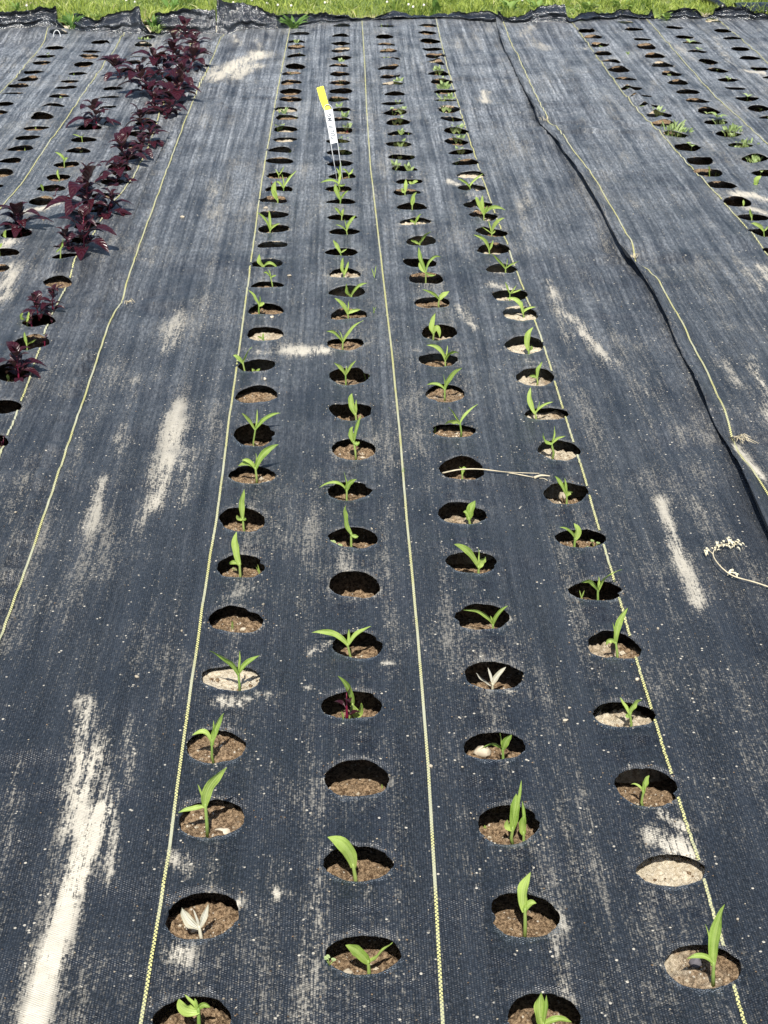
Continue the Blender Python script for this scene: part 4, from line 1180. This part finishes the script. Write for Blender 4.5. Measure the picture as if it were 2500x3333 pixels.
# ------------------------------------------------------------------ stones, crumbs, stalks, staples
def stone(x, y, wp, hp, label, mat=None, inhole=False, seed=0, name='stone'):
    p = gp(x, y, 0)
    if inhole:
        h = where(x, y); p = gp(x, y, -h['g'] * .8); p[2] = soil_z(p[0], p[1])[0]
    else:
        sh = 'left' if p[0] < fx(SEAM_L, p[1]) else ('mid' if p[0] < fx(SEAM_R, p[1]) else 'right')
        p[2] = float(h_all(np.array([p[0]]), np.array([p[1]]), sh)[0])
    s = F / zdepth(p); r = np.random.default_rng(seed + int(x))
    rx, rz = wp / 2 / s, hp / 2 / s
    V = []; Fc = []; n, m = 14, 9
    for i in range(m + 1):
        ph = math.pi * i / m
        for j in range(n):
            t = 2 * math.pi * j / n
            d = np.array([math.sin(ph) * math.cos(t), math.sin(ph) * math.sin(t), math.cos(ph)])
            k = 1 + .60 * float(vnoise(np.array(d[0] * 1.7 + seed + x), np.array(d[1] * 1.7 + d[2] * 2.1), 5)) + .30 * float(vnoise(np.array(d[0] * 4 + x), np.array(d[1] * 4 + d[2] * 5), 6))
            V.append(tuple(d * k * np.array([rx, (rx + rz) * .45, rz])))
    for i in range(m):
        for j in range(n): Fc.append((i * n + j, i * n + (j + 1) % n, (i + 1) * n + (j + 1) % n, (i + 1) * n + j))
    o = mesh_obj(name, V, Fc, mat or M_stone); o.location = tuple(p + np.array([0, 0, rz * .55]))
    o.rotation_euler = (0, 0, r.uniform(0, .4))
    tag(o, label, 'stone', 'pale stones and crumbs'); return o
stone(1571, 2450, 52, 44, 'large pale stone left of the corn seedling in the fourth nearest hole, third row', inhole=True)
stone(724, 2706, 54, 22, 'flat pale stone at the near rim beside a tall corn seedling, first row', inhole=True)
stone(1831, 1614, 24, 36, 'upright pale stone behind the stem in the 8th hole, fourth row', inhole=True)
stone(2262, 3140, 46, 36, 'dark grey stone under the curled leaf in the nearest hole, fourth row', M_dstone, True)
stone(790, 2047, 22, 14, 'small pinkish white stone in the empty sixth hole, first row', inhole=True)
stone(632, 3024, 26, 18, 'small pale stone at the foot of the nearer bleached seedling', inhole=True)
stone(1192-60, 3160, 30, 20, 'tan clod left of the nearest seedling, second row', inhole=True)
for i, (x, y, w, hh, l) in enumerate([
    (594, 714, 14, 10, 'round white pebble alone on the fabric right of the tall red plants'), (447, 2214, 14, 12, 'white pebble on bare fabric left of the first long row'),
    (1402, 2499, 14, 12, 'white pebble touching the centre yellow line'), (2074, 2221, 14, 14, 'white pebble just left of the right yellow line'),
    (1840, 2353, 18, 8, 'flat white crumb between the third and fourth long rows'), (1853, 2313, 12, 6, 'tiny white crumb behind the flat white crumb, between two rows'),
    (2141, 2056, 9, 8, 'small white pebble right of the right yellow line'), (592, 2062, 8, 7, 'tiny white pebble left of the left yellow line'),
    (857, 1980, 10, 5, 'flat white crumb right of the first long row, behind its sixth hole'), (863, 1247, 9, 11, 'upright white pebble on puckered fabric in the first long row'),
    (886, 1042, 14, 10, 'white three-cornered pebble between two holes of the first long row'), (942, 904, 14, 8, 'white pebble right of the first long row, halfway up'),
    (865, 689, 16, 12, 'white pebble beside the left yellow line, near a thin hole'), (142, 720, 7, 6, 'tiny white pebble left of the nearest tall red plant'),
    (1505, 2500, 8, 6, 'tiny white crumb right of the centre yellow line'), (51, 1669, 9, 7, 'white crumb near the left picture edge below the seam'),
    (910, 3150, 7, 6, 'tiny crumb between the nearest holes of the first two rows'), (2400, 3000, 9, 8, 'small crumb on the dusty fabric at lower right')]):
    stone(x, y, w, hh, l, seed=i, name='pebble')

def on_fab(x, y, up=.003):
    p = gp(x, y, 0)
    sh = 'left' if p[0] < fx(SEAM_L, p[1]) else ('mid' if p[0] < fx(SEAM_R, p[1]) else 'right')
    p[2] = float(h_all(np.array([p[0]]), np.array([p[1]]), sh)[0]) + up
    return p
def smooth_path(P, k=5):
    out = []
    for i in range(len(P) - 1):
        p0 = P[max(i - 1, 0)]; p1 = P[i]; p2 = P[i + 1]; p3 = P[min(i + 2, len(P) - 1)]
        for j in range(k):
            t = j / k
            out.append(.5 * ((2 * p1) + (p2 - p0) * t + (2 * p0 - 5 * p1 + 4 * p2 - p3) * t * t + (3 * p1 - p0 - 3 * p2 + p3) * t ** 3))
    out.append(P[-1]); return out
# bleached stalk lying from a hole towards the next row
b = on_fab(1438, 1543)
mb = MB(); 
P = smooth_path([on_fab(1440, 1543, -.002), on_fab(1500, 1545, .006), on_fab(1570, 1546, .006), on_fab(1660, 1556, .004), on_fab(1738, 1566, .002)])
tube(mb, P, list(np.linspace(.0014, .0009, len(P))), 6)
P = smooth_path([on_fab(1575, 1547, .006), on_fab(1650, 1556, .006), on_fab(1755, 1556, .004)]); tube(mb, P, [.0007] * len(P), 5)
P = smooth_path([on_fab(1738, 1568, .002), on_fab(1760, 1564, .006), on_fab(1790, 1562, .004)]); tube(mb, P, list(np.linspace(.003, .0008, len(P))), 6)
P = smooth_path([on_fab(1755, 1570, .002), on_fab(1770, 1573, .003), on_fab(1782, 1577, .002)]); tube(mb, P, [.0007] * len(P), 5)
o = mb.build('dry_stalk', M_straw, None, b); o.location = tuple(b)
tag(o, 'straight bleached straw stalk lying from a hole of the third row rightwards', 'dry stalk')
# dead curled weed at the right
b = on_fab(2388, 1899); root = empty('dead_weed', b); tag(root, 'dead bleached weed curling over the fabric at the right picture edge', 'dead weed')
mb = MB()
P = smooth_path([on_fab(2530, 1937, .003), on_fab(2460, 1918, .006), on_fab(2388, 1899, .008), on_fab(2352, 1880, .010), on_fab(2330, 1863, .012), on_fab(2320, 1848, .012), on_fab(2318, 1834, .012), on_fab(2323, 1820, .012), on_fab(2336, 1805, .010), on_fab(2365, 1796, .008), on_fab(2398, 1792, .006)])
tube(mb, P, list(np.linspace(.0012, .0006, len(P))), 6)
P = smooth_path([on_fab(2318, 1836, .012), on_fab(2306, 1826, .012), on_fab(2294, 1820, .01)]); tube(mb, P, [.0007] * len(P), 5)
mb.build('stem', M_straw, root, b)
mb = MB()
for (x, y, n) in ((2294, 1820, 7), (2324, 1811, 5), (2338, 1797, 7), (2356, 1797, 8), (2372, 1794, 9), (2388, 1795, 9), (2399, 1792, 6), (2384, 1886, 6), (2390, 1898, 4), (2364, 1788, 4)):
    for k in range(n):
        q = on_fab(x + rng.normal(0, 4), y + rng.normal(0, 2.5), rng.uniform(.005, .013)); an = rng.uniform(0, 6.28)
        oval_leaf(mb, q, [math.cos(an), math.sin(an), rng.uniform(-.2, .5)], np.array([0, 0, 1.]), rng.uniform(.005, .010), rng.uniform(.003, .005), .5, .5, 4)
M_dead = plain('bleached_leaf_litter', (.60, .55, .40), .8, .2, .15)
mb.build('withered_leaves', M_dead, root, b)
# dried grass caught at the pinned point of the right-hand seam
def straw_tuft(x, y, n, L, label, ydir=-1):
    b = on_fab(x, y); mb = MB()
    for k in range(n):
        an = rng.normal(-1.1 if ydir < 0 else 1.5, .5); l = L * rng.uniform(.4, 1); q = b + np.array([rng.normal(0, .006), rng.normal(0, .006), .002])
        e = q + np.array([math.cos(an) * l, math.sin(an) * l, rng.uniform(.001, .012)])
        tube(mb, [q, (q + e) / 2 + np.array([rng.normal(0, .004), rng.normal(0, .004), .006]), e], [.0008, .0007, .0004], 4)
    o = mb.build('straw_wisp', M_straw, None, b); o.location = tuple(b)
    tag(o, label, 'straw', 'wisps of dry straw on the seams')
straw_tuft(2392, 1420, 16, .045, 'pale wisp of straw at the nearer pinned point of the dark seam')
straw_tuft(2064, 842, 9, .025, 'small wisp of straw at the middle pinned point of the dark seam', 1)
straw_tuft(1775, 400, 6, .02, 'tiny wisp of straw at the far pinned point of the dark seam', 1)
straw_tuft(412, 986, 8, .02, 'little wisp of straw beside the pinned knot of the left seam line')
straw_tuft(560, 108, 14, .08, 'dry straw spread before the turned-up edge behind the red plants')
straw_tuft(2290, 66, 16, .08, 'dry straw caught on the far right turned-up edge', 1)
def staple(x, y, wp, hp, label):
    b = on_fab(x, y); s = F / zdepth(b); w, hh = wp / 2 / s, hp / s
    mb = MB(); P = [b + RIGHT * (w * math.cos(t)) + np.array([0, 0, hh * math.sin(t)]) + np.array([0, .3 * hh * math.sin(t), 0]) for t in np.linspace(math.pi * 1.02, -.02, 12)]
    tube(mb, P, [.0018] * len(P), 6); o = mb.build('wire_staple', M_wire, None, b); o.location = tuple(b)
    tag(o, label, 'ground staple', 'wire staples holding the fabric')
staple(416, 104, 22, 18, 'half-round wire staple on the second left yellow line at the far edge')
staple(186, 128, 24, 22, 'bent wire staple sticking out of the farthest left-hand hole')

# ------------------------------------------------------------------ things along the far edge
def blade_weed(x, y, n, hp, spread, label, mat, width, broad=False):
    b = gp(x, y, 0.0); b[2] = .004; s = F / zdepth(b); H = hp / s
    root = empty('weed', b); tag(root, label, 'weed')
    mb = MB(); st = MB()
    for k in range(n):
        an = rng.uniform(0, 6.28); l = rng.uniform(.5, 1)
        t = b + np.array([math.cos(an) * H * spread * l, math.sin(an) * H * spread * .6 * l, H * rng.uniform(.35, 1)])
        if broad:
            q = b + (t - b) * .35; tube(st, [b, q], [.0012, .0009], 4)
            oval_leaf(mb, q, t - q, np.array([0, 0, 1.]), np.linalg.norm(t - q), width, .25)
        else:
            corn_leaf(mb, b + np.array([rng.normal(0, .008), rng.normal(0, .004), 0]), b + (t - b) * .5 + np.array([0, 0, H * .35]), t, width, rng.normal(0, .5), .3, 7)
            if k < 4: tube(st, [b, b + (t - b) * .3], [.0012, .0009], 4)
    st.build('stem', M_stem, root, b); mb.build('leaves', mat, root, b)
blade_weed(955, 96, 30, 48, 1.5, 'green grass clump growing through the fabric edge at the first long row', M_weed, .006)
blade_weed(498, 108, 34, 66, .6, 'leafy green weed pushing up through the gap in the turned-up edge', M_weed, .010, True)
blade_weed(515, 112, 16, 40, .8, 'lighter small weed at the right foot of the leafy green weed', M_broad, .008, True)
blade_weed(2168, 72, 12, 36, .9, 'broad-leaved weed between the turned-up ends at far right', M_broad, .022, True)
blade_weed(1905, 52, 16, 60, 1.1, 'big broad-leaved weed lying over bare soil beyond the right fabric', M_broad, .028, True)
blade_weed(2020, 40, 14, 52, 1.1, 'broad pale dock leaf clump in the grass at upper right', M_broad, .030, True)
blade_weed(1655, 50, 14, 58, 1.1, 'broad-leaved weed in the grass behind the dark seam', M_broad, .028, True)
blade_weed(1750, 44, 12, 52, 1.3, 'yellowish broad-leaved weed bending over the fabric edge', M_broad, .026, True)
blade_weed(1420, 52, 9, 60, .5, 'upright grass shoot behind the right yellow line end', M_weed, .014)
blade_weed(560, 40, 9, 56, .7, 'wide-bladed grass shoot behind the red plants', M_weed, .018)
blade_weed(60, 50, 16, 52, .9, 'light green clover patch at the top left picture corner', M_broad, .012, True)
blade_weed(320, 72, 14, 40, 1.0, 'light green leaves in the dip of the turned-up left edge', M_broad, .013, True)
blade_weed(235, 98, 22, 58, .9, 'green grass clump in the gap of the turned-up left edge', M_weed, .006)
# white clover heads in the grass
M_flower = plain('clover_head', (.80, .76, .68), .8, .2, .1)
for k, (x, y) in enumerate([(870, 22), (905, 28), (948, 30), (1058, 20), (1330, 26), (1345, 34), (1380, 28), (1420, 26), (88, 30), (30, 8), (412, 12), (440, 18), (535, 10), (1260, 18), (1290, 8), (1700, 12), (760, 20), (820, 12)]):
    b = gp(x, y, .03); r = .0045; V = []; Fc = []
    for i in range(7):
        ph = math.pi * i / 6
        for j in range(9):
            t = 2 * math.pi * j / 9; kk = r * (1 + .25 * ((i + j) % 2)); V.append((kk * math.sin(ph) * math.cos(t), kk * math.sin(ph) * math.sin(t), kk * math.cos(ph)))
    for i in range(6):
        for j in range(9): Fc.append((i * 9 + j, i * 9 + (j + 1) % 9, (i + 1) * 9 + (j + 1) % 9, (i + 1) * 9 + j))
    rt = empty('clover_flower', (b[0], b[1], 0)); rt['label'] = 'small white clover head in the grass beyond the fabric'; rt['category'] = 'flower'; rt['group'] = 'white clover heads in the grass'
    o = mesh_obj('flower_head', V, Fc, M_flower, rt, None, False); o.location = (0, 0, .045)
    mb = MB(); tube(mb, [(0, 0, 0), (0, 0, .043)], [.0008, .0007], 4); mb.build('stalk', M_weed, rt)
# black pipe and folded plastic at upper right
b = gp(2352, 26, .02); mb = MB()
P = smooth_path([b, b + np.array([-.012, .10, .010]), b + np.array([-.045, .30, .004]), b + np.array([-.12, .8, -.015])])
tube(mb, P, [.0150] * len(P), 14)
root = empty('drip_pipe', b); tag(root, 'black plastic pipe end poking out of the grass at upper right', 'pipe')
mb.build('pipe', M_hose, root, b)
mb = MB(); tube(mb, [b + np.array([.001, -.012, -.001]), b + np.array([-.002, .02, .002])], [.019, .019], 14); mb.build('end_cap', M_hose, root, b)
tube_b = gp(2470, 40, .02)
V = []; Fc = []; nx_, ny_ = 40, 10
for i in range(nx_):
    for j in range(ny_):
        u, v = i / (nx_ - 1), j / (ny_ - 1)
        V.append((u * .75 - .09, v * .16, .02 + .028 * math.sin(v * math.pi) + .012 * float(fbm(np.array(u * 9), np.array(v * 3), 71, 3))))
for i in range(nx_ - 1):
    for j in range(ny_ - 1): q = i * ny_ + j; Fc.append((q, q + ny_, q + ny_ + 1, q + 1))
o = mesh_obj('folded_plastic', V, Fc, M_flap, None, {'dust': [0] * len(V)}); o.location = (tube_b[0], tube_b[1], 0)
tag(o, 'folded black plastic sheet lying in the grass at the upper right corner', 'plastic sheet')

# ------------------------------------------------------------------ crumbs of soil scattered on the sheets and in the holes
def crumbs():
    r = np.random.default_rng(5); P = []
    for h in HOLES:
        if not wedge(np.array(h['x']), np.array(h['y']), .05): continue
        near = h['y'] < 2.8
        for k in range(70 if near else 10):                         # inside
            a = r.uniform(0, 6.28); q = math.sqrt(r.uniform(0, 1)) * .92
            x = h['x'] + math.cos(a) * h['a'] * q; y = h['y'] + math.sin(a) * h['b'] * q
            P.append((x, y, soil_z(x, y)[0] + .0005, min(.0052, .0007 + r.exponential(.0011))))
        for k in range(r.integers(3, 26) if near else r.integers(0, 7)):   # spilled over the rim
            a = r.uniform(0, 6.28); q = 1.05 + r.exponential(.22)
            x = h['x'] + math.cos(a) * h['a'] * q; y = h['y'] + math.sin(a) * h['b'] * q
            P.append((x, y, None, r.uniform(.0005, .0016)))
    for k in range(1500):
        y = 1.15 + 5.6 * r.uniform(0, 1) ** 1.3; c = y * .0233; x = c + r.uniform(-1, 1) * .25 * math.hypot(y, HC)
        if np.min((HX - x) ** 2 + (HY - y) ** 2) < .042 ** 2: continue
        P.append((x, y, None, r.uniform(.0005, .0014)))
    for sh in ('left', 'mid', 'right'):
        idx = [i for i, p in enumerate(P) if p[2] is None and (('left' if p[0] < fx(SEAM_L, p[1]) else ('mid' if p[0] < fx(SEAM_R, p[1]) else 'right')) == sh)]
        z = h_all(np.array([P[i][0] for i in idx]), np.array([P[i][1] for i in idx]), sh)
        for i, zz in zip(idx, z): P[i] = (P[i][0], P[i][1], float(zz) + .0004, P[i][3])
    V = []; Fc = []; T = []
    for (x, y, z, q) in P:
        b = len(V); sc = q * r.uniform(.6, 1.25, 6)
        rot = r.uniform(0, 6.28); c, s_ = math.cos(rot), math.sin(rot)
        for k, (a, b_, d) in enumerate(((1, 0, 0), (0, 1, 0), (-1, 0, 0), (0, -1, 0), (.1, .1, .8), (0, 0, -.6))):
            V.append((x + (a * c - b_ * s_) * sc[k], y + (a * s_ + b_ * c) * sc[k], z + d * sc[k]))
        for a, c_ in ((0, 1), (1, 2), (2, 3), (3, 0)):
            Fc.append((b + a, b + c_, b + 4)); Fc.append((b + c_, b + a, b + 5))
        T += [r.uniform(0, .9)] * 6
    o = mesh_obj('soil_crumbs', V, Fc, M_soil, None, {'pale': T}, False)
    o['kind'] = 'stuff'; o['label'] = 'tan crumbs of dry soil scattered over the fabric and in the holes'; o['category'] = 'soil crumbs'
crumbs()
